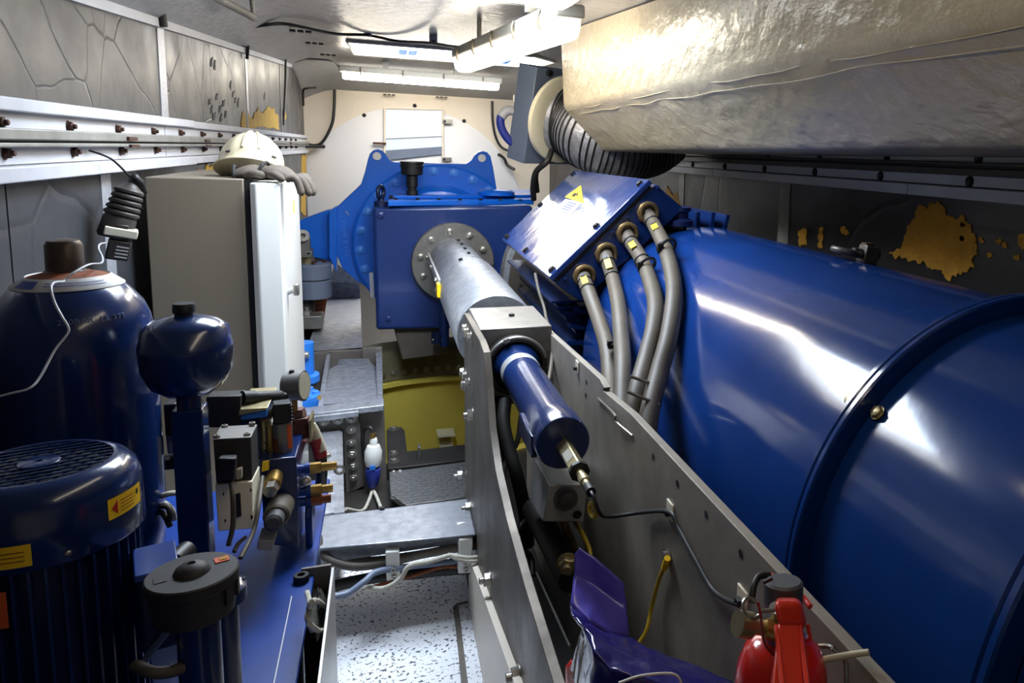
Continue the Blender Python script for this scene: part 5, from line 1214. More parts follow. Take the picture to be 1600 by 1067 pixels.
# ================================================================== return filter with its black cap
fx, fy = -0.2507, 1.15
fz = -0.5767
ft = thing('oil_filter', 'black capped filler filter on a blue stem at the front of the tray', 'filter', (fx, fy, ZT))
MB().lathe([(0.042, fz-0.062), (0.048, fz-0.058), (0.051, fz-0.018), (0.0545, fz-0.014), (0.0545, fz-0.002), (0.0525, fz), (0.022, fz+0.0), (0.019, fz+0.006), (0.012, fz+0.011), (0.005, fz+0.0125), (0.0045, fz+0.010)], (fx, fy, 0), n=56).build('cap', 'rubber', ft, ang=35)
for k in range(3):
    a = -0.5+0.5*k
    MB().obox((fx+0.0515*math.cos(a), fy+0.0515*math.sin(a), fz-0.028), 0.005, 0.012, 0.024, ((math.cos(a), math.sin(a), 0), (-math.sin(a), math.cos(a), 0), (0, 0, 1))).build('cap_grip', 'rubber', ft)
MB().cyl((fx+0.004, fy, ZT), (fx+0.004, fy, fz-0.06), 0.026, n=28).build('stem', 'navy', ft)
MB().lathe([(0.05, ZT), (0.05, ZT+0.012), (0.036, ZT+0.014)], (fx+0.004, fy, 0), n=28).build('stem_flange', 'navy', ft)
MB().obox((fx+0.031, fy+0.022, fz+0.0008), 0.017, 0.015, 0.0012, ((0.95, 0.3, 0), (-0.3, 0.95, 0), (0, 0, 1))).build('orange_sticker', 'orange', ft)
MB().obox((fx+0.033, fy+0.023, fz+0.0018), 0.009, 0.008, 0.0010, ((0.95, 0.3, 0), (-0.3, 0.95, 0), (0, 0, 1))).build('sticker_print', 'foam', ft)
MB().obox((fx-0.034, fy-0.012, fz+0.0004), 0.014, 0.016, 0.0010, ((0.9, 0.3, 0), (-0.3, 0.9, 0), (0, 0, 1))).build('embossed_square', 'black', ft)
# breather flange behind the filter
bf = thing('breather_flange', 'dark blue round flange on a stem right behind the black filter cap', 'flange', (fx+0.05, 1.33, ZT))
bfx, bfy = -0.2342, 1.3
bz = -0.6744
MB().lathe([(0.030, ZT), (0.030, bz-0.035), (0.042, bz-0.03), (0.042, bz-0.010), (0.028, bz)], (bfx-0.02, bfy, 0), n=32).build('body', 'navy', bf)
for k in range(4):
    a = 0.3+2*PI*k/4; put('cap', 'black_bolt', 'screw', bf, (bfx-0.02+0.036*math.cos(a), bfy+0.036*math.sin(a), bz-0.010), (0, 0, 1), 0.005)
cable('grey_hose', 'grey hose bending over the tray between motor and filter', [(-0.3205, 1.15, -0.6983), (-0.2968, 1.12, -0.6927), (-0.2779, 1.12, -0.6972), (-0.2636, 1.13, -0.7018)], 0.008, 'cable_grey')
cable('clear_hose', 'thin translucent hose arching behind the filter stem', [(-0.3271, 1.2, -0.7303), (-0.314, 1.2, -0.7091), (-0.3027, 1.2, -0.695), (-0.2946, 1.2, -0.6842)], 0.005, 'grey_paint')

# ================================================================== small round accumulator on its post
sx, sy = -0.3589, 1.7
zA = lambda v: v
sa = thing('bladder_accumulator', 'small round dark blue accumulator bulb on a square blue post', 'accumulator', (sx, sy, ZT))
z495, z520, z545, z575, z600, z616, z640 = -0.339, -0.3576, -0.3926, -0.4366, -0.4682, -0.4885, -0.5216
MB().lathe([(0.021, z640), (0.021, z616), (0.039, z616+0.003), (0.062, z600), (0.0755, z575), (0.0780, z545-0.004), (0.0784, z545), (0.0772, z545+0.003), (0.072, z520), (0.054, z495-0.004), (0.033, z495+0.003), (0.020, z495+0.006)], (sx, sy, 0), n=64).build('bulb', 'navy', sa, ang=50)
MB().lathe([(0.016, z495), (0.016, z495+0.010), (0.0188, z495+0.012), (0.0188, z495+0.026), (0.017, z495+0.029), (0.010, z495+0.029)], (sx, sy, 0), n=28).build('cap', 'black', sa)
px0, px1 = -0.3774, -0.3334
MB().box(sx-0.026, sx+0.026, sy-0.026, sy+0.026, ZT, -0.5138).build('post', 'navy', sa, 0.003)
# ================================================================== valve manifold on the tray
mo = thing('valve_manifold', 'dark blue manifold block with fittings at the right edge of the tray', 'manifold', (-0.25, 1.9, ZT))
zmt = -0.6963
MB().hexa([(-0.2614, 1.84, -0.8843), (-0.197, 1.86, -0.9127), (-0.197+0.0, 2.14, -0.9127), (-0.2614, 2.14, -0.9127),
           (-0.2652, 1.84, -0.6866), (-0.1953, 1.86, -0.6968), (-0.1953, 2.14, zmt), (-0.2652, 2.14, zmt)]).build('block', 'navy', mo, 0.003)
MB().prism([(-0.2579, -0.6894), (-0.2456, -0.688), (-0.2463, -0.7083), (-0.2599, -0.711)], 'y', 1.829, 1.836).build('yellow_label', 'yellow', mo)
def plug(p, d, prof, mat, name, parent, n=20):
    return MB().lathe(prof, p, d, n).build(name, mat, parent)
cart = thing('relief_valve', 'grey green cartridge valve with black knob screwed into the manifold face', 'valve', (-0.2276, 1.75, -0.7857))
dv_ = (V((-0.2271, 1.66, -0.7734))-V((-0.223, 1.84, -0.7911))).normalized(); o = V((-0.2257, 1.84, -0.7952))
plug(o, dv_, [(0.026, 0), (0.026, 0.075), (0.022, 0.08)], 'cable_grey', 'body', cart)
plug(o+dv_*0.08, dv_, [(0.018, 0), (0.018, 0.035), (0.012, 0.04)], 'ext_grey', 'knob', cart)
c2 = thing('cartridge_valve', 'small brass coloured cartridge valve above the grey green one', 'valve', (-0.2323, 1.78, -0.7198))
dv2 = (V((-0.2374, 1.72, -0.7312))-V((-0.2382, 1.84, -0.7251))).normalized(); o = V((-0.2371, 1.84, -0.7282))
plug(o, dv2, [(0.017, 0), (0.017, 0.045), (0.014, 0.048)], 'brass', 'body', c2)
plug(o+dv2*0.048, dv2, [(0.014, 0), (0.014, 0.028), (0.010, 0.03)], 'bolt', 'nut', c2, 6)
ws_ = tag(MB().prism([(-0.2598, -0.8235), (-0.2292, -0.8313), (-0.2348, -0.8534), (-0.263, -0.8458)], 'y', 1.74, 1.80).build('white_plug', 'lamp_grey', None, 0.003), 'pale square plug below the relief valve knob', 'plug')
# directional valve: beige body, black coil with square top plate
dvv = thing('directional_valve', 'beige valve body with black solenoid and square steel top plate', 'valve', (-0.291, 1.72, -0.7828))
MB().hexa([(-0.3146, 1.66, -0.7569), (-0.2588, 1.68, -0.77), (-0.2626, 1.8, -0.7893), (-0.3292, 1.8, -0.7867), (-0.3158, 1.66, -0.6608), (-0.256, 1.68, -0.6705), (-0.2587, 1.8, -0.686), (-0.325, 1.8, -0.6878)]).build('body', 'ivory', dvv, 0.002)
for p in ((-0.3067, 1.664, -0.6834), (-0.2622, 1.679, -0.688), (-0.3059, 1.664, -0.7389), (-0.2621, 1.679, -0.7446)):
    put('hole', 'black', 'screw_hole', dvv, p, (0, -1, 0), 0.005)
MB().prism([(-0.2859, -0.6893), (-0.276, -0.688), (-0.2757, -0.7347), (-0.2857, -0.7359)], 'y', 1.6655, 1.672).build('nameplate', 'ink', dvv)
MB().hexa([(-0.3155, 1.67, -0.6625), (-0.2575, 1.69, -0.6718), (-0.2597, 1.79, -0.6819), (-0.3253, 1.79, -0.6809), (-0.317, 1.67, -0.5753), (-0.2563, 1.69, -0.5839), (-0.2587, 1.79, -0.5932), (-0.3261, 1.79, -0.5904)]).build('solenoid', 'rubber', dvv, 0.002)
MB().hexa([(-0.3166, 1.668, -0.5746), (-0.2561, 1.688, -0.5845), (-0.259, 1.792, -0.5952), (-0.3265, 1.792, -0.5925), (-0.3165, 1.668, -0.572), (-0.2559, 1.688, -0.5812), (-0.2589, 1.792, -0.591), (-0.3263, 1.792, -0.5884)]).build('top_plate', 'steel', dvv, 0.001)
zq = -0.584
for p in ((-0.3123, 1.68, -0.5742), (-0.2643, 1.7, -0.5827), (-0.3163, 1.78, -0.588), (-0.2665, 1.78, -0.5875)):
    put('cap', 'bolt', 'screw', dvv, V(p), (0, 0, 1), 0.006)
put('hole', 'black', 'plug_hole', dvv, (-0.2901, 1.73, -0.584), (0, 0, 1), 0.006)
MB().hexa([(-0.3069, 1.62, -0.64), (-0.2766, 1.62, -0.6427), (-0.2821, 1.68, -0.6578), (-0.3136, 1.68, -0.6538), (-0.3018, 1.62, -0.5938), (-0.2716, 1.62, -0.5974), (-0.2779, 1.68, -0.6095), (-0.3061, 1.68, -0.6062)]).build('coil_connector', 'black', dvv, 0.003)
MB().prism([(-0.2781, -0.6344), (-0.2694, -0.6328), (-0.2701, -0.6524), (-0.2789, -0.6539)], 'y', 1.655, 1.668).build('paper_tag', 'gauge_face', dvv)
cable('grey_wire', 'grey wire hanging down in front of the beige valve', [(-0.2836, 1.63, -0.646), (-0.2785, 1.61, -0.674), (-0.2788, 1.6, -0.7205), (-0.2878, 1.6, -0.7602)], 0.0045, 'cable_grey', 'valve wires', 'wire')
cable('grey_wire', 'grey wire running down between valve and manifold', [(-0.252, 1.78, -0.703), (-0.2498, 1.7, -0.7315), (-0.2548, 1.66, -0.7663), (-0.2689, 1.6, -0.7893)], 0.0045, 'cable_grey', 'valve wires', 'wire')
cable('grey_wire', 'thin grey wire arching low beside the beige valve', [(-0.2761, 1.7, -0.7961), (-0.2822, 1.66, -0.7888), (-0.2859, 1.64, -0.794)], 0.004, 'cable_grey', 'valve wires', 'wire')
# long black solenoid valve behind, pointing right
sv = thing('solenoid_valve', 'black solenoid valve with long ribbed tube pointing at the gauge', 'valve', (-0.3256, 1.9, -0.6024))
MB().hexa([(-0.3647, 1.86, -0.6109), (-0.3006, 1.86, -0.6175), (-0.3162, 1.96, -0.6385), (-0.3801, 1.96, -0.6321), (-0.3617, 1.86, -0.5431), (-0.2977, 1.86, -0.5458), (-0.303, 1.96, -0.5625), (-0.3707, 1.96, -0.5599)]).build('coil', 'black', sv, 0.003)
MB().box(-0.4535, -0.4297, 1.92, 2.0, -0.6442, -0.5712).build('coil_end', 'black', sv, 0.003)
t0, t1 = V((-0.3019, 1.9, -0.5636)), V((-0.2288, 1.95, -0.5809)); td = (t1-t0).normalized(); tl_ = (t1-t0).length
MB().lathe([(0.016, 0), (0.016, tl_*0.3), (0.014, tl_*0.31), (0.014, tl_*0.93), (0.011, tl_)], t0, td, 20).build('tube', 'rubber', sv)
MB().sphere((-0.2249, 1.95, -0.5813), 0.009, 12, 8).build('end_knob', 'black', sv)
MB().prism([(-0.3054, -0.5911), (-0.2502, -0.5829), (-0.2462, -0.5774), (-0.3024, -0.5767)], 'y', 1.86, 2.02).build('sandwich_plate', 'zinc', sv, 0.002)
MB().prism([(-0.3055, -0.5926), (-0.2503, -0.5859), (-0.2509, -0.6022), (-0.306, -0.6043)], 'y', 1.87, 2.02).build('blue_plate', 'pump_blue', sv, 0.002)
MB().prism([(-0.3067, -0.6109), (-0.2715, -0.6113), (-0.27, -0.7081), (-0.3081, -0.7097)], 'y', 1.9, 2.05).build('base', 'navy_matt', sv)
# pressure gauge
gg = thing('pressure_gauge', 'round grey pressure gauge turned edge on above the manifold', 'gauge', (-0.2192, 2, -0.6145))
gd = V(0.93, -0.28, 0.06).normalized(); gc_ = V((-0.2259, 2, -0.5731))
MB().lathe([(0.034, 0), (0.034, 0.036), (0.036, 0.037), (0.036, 0.042)], gc_, gd, 36).build('case', 'steel', gg)
MB().lathe([(0.032, 0), (0.032, 0.001)], gc_+gd*0.042, gd, 36).build('dial', 'gauge_face', gg)
MB().cyl(gc_+gd*0.016-V(0, 0, 0.034), gc_+gd*0.016-V(0, 0, 0.06), 0.008, n=10).build('stem', 'brass', gg)
put('cap', 'black_bolt', 'vent_plug', gg, gc_+gd*0.014+V(0, 0, 0.033), (0, 0, 1), 0.006)
# pressure switch
pw_ = thing('pressure_switch', 'silver pressure switch with ribbed black plug and orange label', 'switch', (-0.2265, 1.9, -0.7055))
b0, b1 = V((-0.225, 1.9, -0.6996)), V((-0.225, 1.9, -0.6256)); bd_ = (b1-b0).normalized(); bl = (b1-b0).length
MB().lathe([(0.017, 0), (0.020, 0.006), (0.020, bl), (0.018, bl+0.001)], b0, bd_, 28).build('body', 'steel', pw_)
b = MB(); xx, yy_, zz_ = frame(bd_); fa = [a for a in [-0.0]]
face = V(-b0.x, -b0.y, 0).normalized(); side = bd_.cross(face).normalized()
for (a0, a1, h0, h1, mt_, nm) in ((0.45, 1.05, 0.015, bl-0.004, 'orange', 'orange_label'), (-1.2, -0.5, 0.006, bl*0.55, 'rust', 'red_label')):
    b = MB(); n_s = 6
    A = [a0+(a1-a0)*k/n_s for k in range(n_s+1)]
    b.add([b0+bd_*h+(face*math.cos(a)-side*-math.sin(a))*0.0204 for a in A for h in (h0, h1)], [(2*k, 2*k+2, 2*k+3, 2*k+1) for k in range(n_s)])
    b.build(nm, mt_, pw_)
cx_ = b1+bd_*0.024
MB().obox(cx_, 0.036, 0.036, 0.046, ((1, 0.15, 0), (-0.15, 1, 0), bd_)).build('plug_body', 'black', pw_, 0.003)
for k in range(5):
    MB().obox(cx_+V(0.019, -0.003, -0.016+0.008*k), 0.004, 0.032, 0.004, ((1, 0.15, 0), (-0.15, 1, 0), (0, 0, 1))).build('plug_rib', 'black', pw_)
MB().cyl(cx_+V(-0.014, -0.004, 0.006), cx_+V(-0.046, -0.02, -0.004), 0.011, n=14).build('cable_outlet', 'black', pw_)
tc_ = thing('brass_cartridge', 'tarnished brass cartridge tube left of the silver pressure switch', 'valve', (-0.2547, 1.9, -0.7067))
b0 = V((-0.2637, 1.93, -0.7127)); bd_ = (V((-0.2654, 1.93, -0.6182))-b0).normalized()
MB().lathe([(0.019, 0), (0.019, 0.035), (0.015, 0.04), (0.015, 0.085), (0.018, 0.088), (0.018, 0.1)], b0, bd_, 20).build('tube', 'zinc', tc_)
b0 = V((-0.2496, 1.9, -0.7073)); bd_ = (V((-0.2509, 1.9, -0.6365))-b0).normalized()
MB().lathe([(0.009, 0), (0.011, 0.02), (0.008, 0.022), (0.008, 0.075)], b0, bd_, 14).build('side_tube', 'brass', tc_)
# maroon valve coil
mcv = thing('maroon_coil', 'dark red square valve coil behind the pressure switch', 'coil', (-0.2163, 2.1, -0.7467))
MB().hexa([(-0.2196, 2, -0.7096), (-0.18, 2.02, -0.7116), (-0.1767, 2.1, -0.7341), (-0.2204, 2.1, -0.7395), (-0.2178, 2, -0.6557), (-0.1854, 2.02, -0.6608), (-0.1839, 2.1, -0.6812), (-0.2214, 2.1, -0.6825)]).build('coil', 'maroon', mcv, 0.002)
MB().hexa([(-0.2177, 2, -0.6525), (-0.1937, 2.02, -0.6584), (-0.1925, 2.1, -0.6803), (-0.2185, 2.1, -0.6812), (-0.217, 2, -0.632), (-0.1958, 2.02, -0.6389), (-0.1976, 2.1, -0.6565), (-0.2205, 2.1, -0.656)]).build('coil_top', 'maroon', mcv, 0.002)
MB().prism([(-0.1807, -0.663), (-0.175, -0.6603), (-0.1767, -0.7155), (-0.1809, -0.7151)], 'y', 2.0, 2.08).build('end_plate', 'zinc', mcv)
# sleeve connector (grey cone into red sleeve)
rs = thing('red_sleeve_connector', 'grey cone connector with red sleeve running down beside the fittings', 'connector', (-0.1791, 2.2, -0.8231))
MB().lathe([(0.008, 0), (0.012, 0.02), (0.016, 0.075)], (-0.1834, 2.12, -0.7099), V((-0.1729, 2.12, -0.7554))-V((-0.1834, 2.12, -0.7099)), 20).build('cone', 'gauge_face', rs)
MB().tube([(-0.1772, 2.12, -0.7498), (-0.1706, 2.12, -0.7762), (-0.1668, 2.12, -0.8007)], 0.016, 16, 3).build('sleeve', 'red_boot', rs)
MB().tube([(-0.1667, 2.12, -0.7973), (-0.1657, 2.13, -0.8413), (-0.1715, 2.15, -0.8927)], 0.014, 14, 3).build('tail', 'black', rs)
# fittings standing out of the right face of the manifold
for k, (v, dx) in enumerate(((733, 0.085), (768, 0.075), (784, 0.07))):
    p = V(-0.2043, 1.95, (-0.7614, -0.8167, -0.8421)[k])
    f_ = thing('hose_fitting', ('upper brass', 'middle brass', 'lower tarnished')[k]+' hose fitting sticking out of the manifold side', 'fitting', tuple(p), 'fittings on the manifold side')
    MB().lathe([(0.011, 0), (0.011, 0.016), (0.014, 0.017), (0.014, 0.028)], p, (1, 0, 0), 18).build('stub', 'tray_blue', f_)
    MB().lathe([(0.013, 0.028), (0.013, 0.05), (0.010, 0.052), (0.010, dx)], p, (1, 0, 0), 6).build('nut', 'brass' if k < 2 else 'rust', f_)
    if k == 0:
        MB().torus(p+V(dx+0.006, 0, -0.012), (0, 1, 0.2), 0.010, 0.004, 14, 6).build('chain_ring', 'bolt', f_)
gl2 = tag(MB().sphere(V(-0.1865, 1.95, -0.7928), 0.012, 14, 8).build('glass_cap', 'alu'), 'round silver cap between the upper and middle fittings', 'cap')
# bundle of wires behind the accumulator post
for k, pts in enumerate(([(-0.4952, 1.95, -0.8166), (-0.471, 1.9, -0.7754), (-0.4459, 1.88, -0.7584), (-0.4341, 1.9, -0.7658)], [(-0.4861, 1.9, -0.7762), (-0.4668, 1.88, -0.7816), (-0.4426, 1.86, -0.7789), (-0.4366, 1.85, -0.7939), (-0.442, 1.85, -0.8118)],
                         [(-0.4822, 1.92, -0.79), (-0.4587, 1.9, -0.7859), (-0.4407, 1.88, -0.7941), (-0.4371, 1.88, -0.818)], [(-0.4898, 1.9, -0.8019), (-0.4593, 1.87, -0.7926), (-0.4482, 1.86, -0.7983), (-0.4408, 1.85, -0.8091), (-0.4378, 1.85, -0.8182)])):
    cable('valve_lead', ('topmost', 'second', 'third', 'lowest')[k]+' pale lead in the tangle left of the accumulator post', pts, 0.006, 'rope' if k % 2 == 0 else 'cable_grey', 'tangled leads by the post', 'wire')
wb_ = tag(MB().hexa([(-0.4579, 1.95, -0.6947), (-0.4388, 1.95, -0.6969), (-0.458, 2.05, -0.7174), (-0.4781, 2.05, -0.7151), (-0.4593, 1.95, -0.6502), (-0.4378, 1.95, -0.6525), (-0.4571, 2.05, -0.6738), (-0.4786, 2.05, -0.6747)]).build('connector_block', 'grey_paint', None, 0.003), 'small grey connector block between pressure tank and accumulator post', 'connector')
dbx = thing('motor_cable_box', 'dark connector housing low behind the accumulator post', 'box', (-0.4809, 2, -0.7645))
MB().hexa([(-0.4789, 1.98, -0.7414), (-0.4472, 1.98, -0.7423), (-0.4623, 2.06, -0.7648), (-0.4929, 2.06, -0.7641), (-0.4786, 1.98, -0.7113), (-0.4469, 1.98, -0.712), (-0.4621, 2.06, -0.7332), (-0.4913, 2.06, -0.733)]).build('case', 'black', dbx, 0.003)
MB().prism([(-0.4751, -0.7113), (-0.4605, -0.7115), (-0.4608, -0.716), (-0.4753, -0.7157)], 'y', 1.972, 1.98).build('label', 'gauge_face', dbx)

# bright blue yaw motor flanges behind the cabinet door
yd_ = thing('yaw_drive', 'bright blue yaw drive flanges between cabinet and steel shelf', 'motor', (-0.3834, 3.9, -1.2331))
p = V((-0.3844, 3.95, -1.1245))
MB().lathe([(0.075, -0.02), (0.085, -0.01), (0.085, 0.02), (0.05, 0.03), (0.045, 0.11)], (-0.3887, 3.95, -1.0997), (0, 0, 1), 28).build('upper_flange', 'pump_blue', yd_)
MB().lathe([(0.11, -0.12), (0.11, 0), (0.11, 0.025), (0.06, 0.03), (0.05, 0.1)], (-0.3983, 3.75, -1.1412), (0, 0, 1), 32).build('lower_flange', 'pump_blue', yd_)
for k in range(8):
    a = 2*PI*k/8
    put('cap', 'blue_bolt', 'screw', yd_, (-0.3983+0.09*math.cos(a), 3.75+0.09*math.sin(a), -1.1412+0.025), (0, 0, 1), 0.014)
MB().cyl((-0.3751, 3.95, -1.0785), (-0.3737, 3.95, -0.9248), 0.05, n=24).build('housing', 'pump_blue', yd_)
put('cap', 'bolt', 'bolt', yd_, (-0.3593, 3.9, -0.9743), (1, 0, 0), 0.018)
nz_ = tag(MB().tube([(-0.288, 3.6, -1.0898), (-0.2731, 3.6, -1.0911)], 0.010, 8, 1).build('grease_nipple', 'brass'), 'tiny brass grease nipple beside the blue yaw drive flange', 'nipple')

# ================================================================== mains plug hanging at the cross plate
cp = thing('mains_coupler', 'white and blue mains coupler hanging on the steel cross plate', 'coupler', (-0.0729, 3.52, -1.4745))
c0_, c1_, c2_ = V((-0.0666, 3.52, -1.2987)), V((-0.0717, 3.52, -1.4155)), V((-0.076, 3.52, -1.5007))
MB().lathe([(0.012, 0), (0.016, 0.01), (0.016, 0.03), (0.026, 0.034), (0.036, 0.06), (0.036, 0.10), (0.030, 0.125)], V((-0.066, 3.52, -1.2667)), c2_-c0_, 20).build('white_shell', 'white_plastic', cp)
MB().lathe([(0.031, 0), (0.031, 0.03), (0.022, 0.075), (0.016, 0.085)], V((-0.0714, 3.515, -1.4047)), c2_-c0_, 20).build('blue_shell', 'blue_plug', cp)
MB().obox((-0.0733, 3.485, -1.3895), 0.022, 0.008, 0.018, ((1, 0, 0), (0, 1, 0), (0, 0, 1))).build('latch', 'pump_blue', cp)
MB().cyl((-0.0711, 3.52, -1.2661), (-0.068, 3.52, -1.2432), 0.012, n=12).build('cord_nut', 'brass', cp)
MB().tube([(-0.0681, 3.52, -1.2461), (-0.0806, 3.53, -1.2221), (-0.1045, 3.55, -1.2383), (-0.1108, 3.55, -1.2903), (-0.1002, 3.55, -1.3945)], 0.008, 8).build('cord', 'black', cp)
cable('pale_flex', 'pale flex hanging from the coupler to the lower left', [(-0.076, 3.52, -1.5007), (-0.0882, 3.45, -1.5156), (-0.1121, 3.3, -1.4959), (-0.169, 3.2, -1.4337)], 0.007, 'rope', 'flexes under the coupler')
cable('pale_flex', 'pale flex hanging from the coupler to the lower right', [(-0.076, 3.52, -1.5007), (-0.0599, 3.45, -1.5049), (-0.0412, 3.3, -1.4922)], 0.007, 'rope', 'flexes under the coupler')
# black plate and tread plate at the tower opening
hpl = thing('opening_plate', 'dark steel plate bordering the tower opening', 'plate', (0.1389, 3.6816, -1.46))
MB().prism([(-0.0159, 4.1539), (-0.0002, 4.1989), (0.0559, 4.1824), (0.0704, 4.1284), (0.075, 3.825), (0.3501, 3.8383), (0.3315, 3.6388), (-0.012, 3.6342)], 'z', -1.49, -1.46).build('plate', 'dark_steel', hpl, 0.003)
for p in ((0.018, 4.1537, -1.46), (0.0144, 3.8097, -1.46), (0.0134, 3.7121, -1.46)):
    put('hex', 'bolt', 'bolt', hpl, p, (0, 0, 1), 0.018)
MB().obox((0.1273, 3.7397, -1.44), 0.012, 0.05, 0.07, ((1, 0, 0), (0, 1, 0), (0, 0, 1))).build('grab_lug', 'steel', hpl, 0.003)
tpl = thing('tread_plate', 'chequered steel tread plate behind the crossbeam', 'plate', (0.1511, 3.3575, -1.45))
P4 = [(-0.0067, 3.5702, -1.45), (0.327, 3.5905, -1.45), (0.2962, 3.2057, -1.45), (0.0543, 3.2008, -1.45), (-0.003, 3.3327, -1.45)]
MB().prism([(p[0], p[1]) for p in P4], 'z', -1.475, -1.45).build('sheet', 'steel', tpl, 0.002)
x0_, x1_ = P4[0][0], P4[1][0]; y0_, y1_ = P4[3][1], P4[0][1]
i = 0
for r_i in range(12):
    for c_i in range(16):
        x = x0_+0.014+(x1_-x0_-0.02)*c_i/15; y = y0_+0.014+(y1_-y0_-0.03)*r_i/11
        if y < y0_+0.06 and x < x0_+0.05: continue
        s_ = 1 if (r_i+c_i) % 2 else -1
        if i == 0:
            tr0 = MB().obox((0, 0, 0), 0.020, 0.005, 0.003, ((0.707, 0.707, 0), (-0.707, 0.707, 0), (0, 0, 1))).build('tread_bar', 'galv', tpl)
            bar_me = tr0.data
            tr0.data.transform(Matrix.Translation(ORG[tpl.name])); 
        o_ = bpy.data.objects.new('tread_bar', bar_me) if i else tr0
        if i: COL.objects.link(o_); o_.parent = tpl; ORG[o_.name] = ORG[tpl.name]
        o_.location = V(x, y, -1.449)-ORG[tpl.name]; o_.rotation_euler = (0, 0, 0 if s_ > 0 else PI/2)
        i += 1
for p in ((0.012, 3.5645, -1.45), (0.0388, 3.5636, -1.45)):
    put('dome', 'bolt', 'screw', tpl, p, (0, 0, 1), 0.012)

# ================================================================== between the two side plates: hoses and cylinders in the dark
cable('dark_hose', 'dark hose curving down behind the left side plate under the block', [(0.34, 2.4, -0.7812), (0.3272, 2.35, -0.8362), (0.3355, 2.3, -0.9011), (0.3529, 2.25, -0.9749), (0.3763, 2.25, -1.0904), (0.395, 2.3, -1.2222)], 0.02, 'rubber', 'hoses between the plates', 'hose')
cable('dark_hose', 'thin brown hose crossing behind the blue cylinder', [(0.3981, 2.45, -0.8558), (0.3761, 2.4, -0.9219), (0.333, 2.35, -0.9717), (0.3145, 2.3, -1.0215), (0.3396, 2.3, -1.108)], 0.009, 'cable_brown', 'hoses between the plates', 'hose')
cable('dark_hose', 'black hose looping low between the side plates', [(0.4199, 2.3, -1.0565), (0.3956, 2.25, -1.0932), (0.353, 2.2, -1.1143), (0.3419, 2.2, -1.1631), (0.3837, 2.2, -1.2109), (0.3828, 2.15, -1.2452)], 0.010, 'cable_black', 'hoses between the plates', 'hose')
fl2 = thing('fluted_post', 'fluted aluminium post below the bearing block', 'post', (0.3362, 2.6, -1.0137))
for k in range(4):
    MB().cyl((0.3173+0.014*k, 2.6, -1.3), (0.3173+0.014*k, 2.6, -0.8593), 0.009, n=10).build('flute', 'steel', fl2)
rd = thing('hydraulic_ram', 'slim hydraulic ram with brass rod lying between the side plates', 'cylinder', (0.4225, 2, -1.0757))
MB().cyl((0.3873, 2.15, -1.0361), (0.4101, 1.75, -1.0399), 0.036, n=20).build('barrel', 'dark_steel', rd)
MB().cyl((0.4519, 2.1, -1.0325), (0.441, 1.85, -1.0298), 0.012, n=14).build('rod', 'brass', rd)
put('stud', 'zinc', 'end_nut', rd, (0.3916, 1.72, -0.9788), (-0.3, -1, 0), 0.022)
cable('amber_hose', 'amber hose hanging down the inside of the long side plate', [(0.4483, 1.9, -0.9668), (0.4537, 1.85, -0.9702), (0.4619, 1.8, -0.9902), (0.4562, 1.75, -1.006)], 0.006, 'wire_yellow', 'hoses between the plates', 'hose')
tag(MB().cyl((0.3665, 2, -1.1508), (0.3581, 1.55, -1.0785), 0.003, n=6).build('steel_wire', 'bolt'), 'straight thin steel wire between the side plates', 'wire')

# ================================================================== purple foil bag
bag = thing('foil_bag', 'crumpled shiny violet plastic bag with torn flap leaning between the plates', 'bag', (0.343, 1.15, -0.8839))
def sheet(name, pts, faces, mat, thick=0.0015, sub=2, crump=0.0):
    b = MB(); b.add(pts, faces); o = b.build(name, mat, bag, ang=180)
    md = o.modifiers.new('subsurf', 'SUBSURF'); md.levels = sub; md.render_levels = sub; md.subdivision_type = 'SIMPLE' if crump else 'CATMULL_CLARK'
    if crump:
        tx_ = bpy.data.textures.new('crumple', 'CLOUDS'); tx_.noise_scale = 0.05
        dm = o.modifiers.new('crumple', 'DISPLACE'); dm.texture = tx_; dm.strength = crump; dm.texture_coords = 'LOCAL'
    sm_ = o.modifiers.new('solid', 'SOLIDIFY'); sm_.thickness = thick
    return o
# standing flap
sheet('flap', [(0.2682, 1.16, -0.7334), (0.2833, 1.2, -0.7077), (0.2897, 1.22, -0.6789), (0.2963, 1.22, -0.6695), (0.3193, 1.2, -0.6817), (0.3609, 1.17, -0.717), (0.3613, 1.15, -0.7517), (0.3574, 1.12, -0.784), (0.324, 1.11, -0.7672), (0.2893, 1.12, -0.7417), (0.3218, 1.185, -0.7296)],
      [(0, 1, 10, 9), (1, 2, 3, 4, 10), (10, 4, 5, 6), (10, 6, 7, 8), (10, 8, 9)], 'purple', 0.0015, 3, 0.008)
# body of the bag under the flap
grid = [[(0.2682, 1.16, -0.7334), (0.2841, 1.1, -0.7262), (0.31, 1.08, -0.7432), (0.3469, 1.08, -0.7598), (0.3705, 1.07, -0.7718), (0.4178, 1.05, -0.7913), (0.4907, 1, -0.8097)],
        [(0.2565, 1.1, -0.712), (0.2739, 1.04, -0.7104), (0.2981, 1.02, -0.7256), (0.3218, 1, -0.7312), (0.3485, 0.99, -0.7409), (0.3958, 0.98, -0.7627), (0.4723, 0.95, -0.7894)],
        [(0.2641, 1.08, -0.728), (0.2685, 1, -0.7141), (0.2842, 0.97, -0.7226), (0.3064, 0.95, -0.724), (0.3364, 0.94, -0.7341), (0.3815, 0.93, -0.7529), (0.464, 0.92, -0.7967)],
        [(0.2646, 1.1, -0.7895), (0.2646, 1, -0.7635), (0.2776, 0.96, -0.7682), (0.3045, 0.94, -0.7703), (0.3344, 0.93, -0.7805), (0.3832, 0.93, -0.8033), (0.4711, 0.92, -0.8397)],
        [(0.267, 1.15, -0.9152), (0.2692, 1.05, -0.8852), (0.2859, 1, -0.8824), (0.3256, 1, -0.8937), (0.3613, 1, -0.9039), (0.4139, 1, -0.9188), (0.52, 1, -0.9602)]]
b = [p for row in grid for p in row]
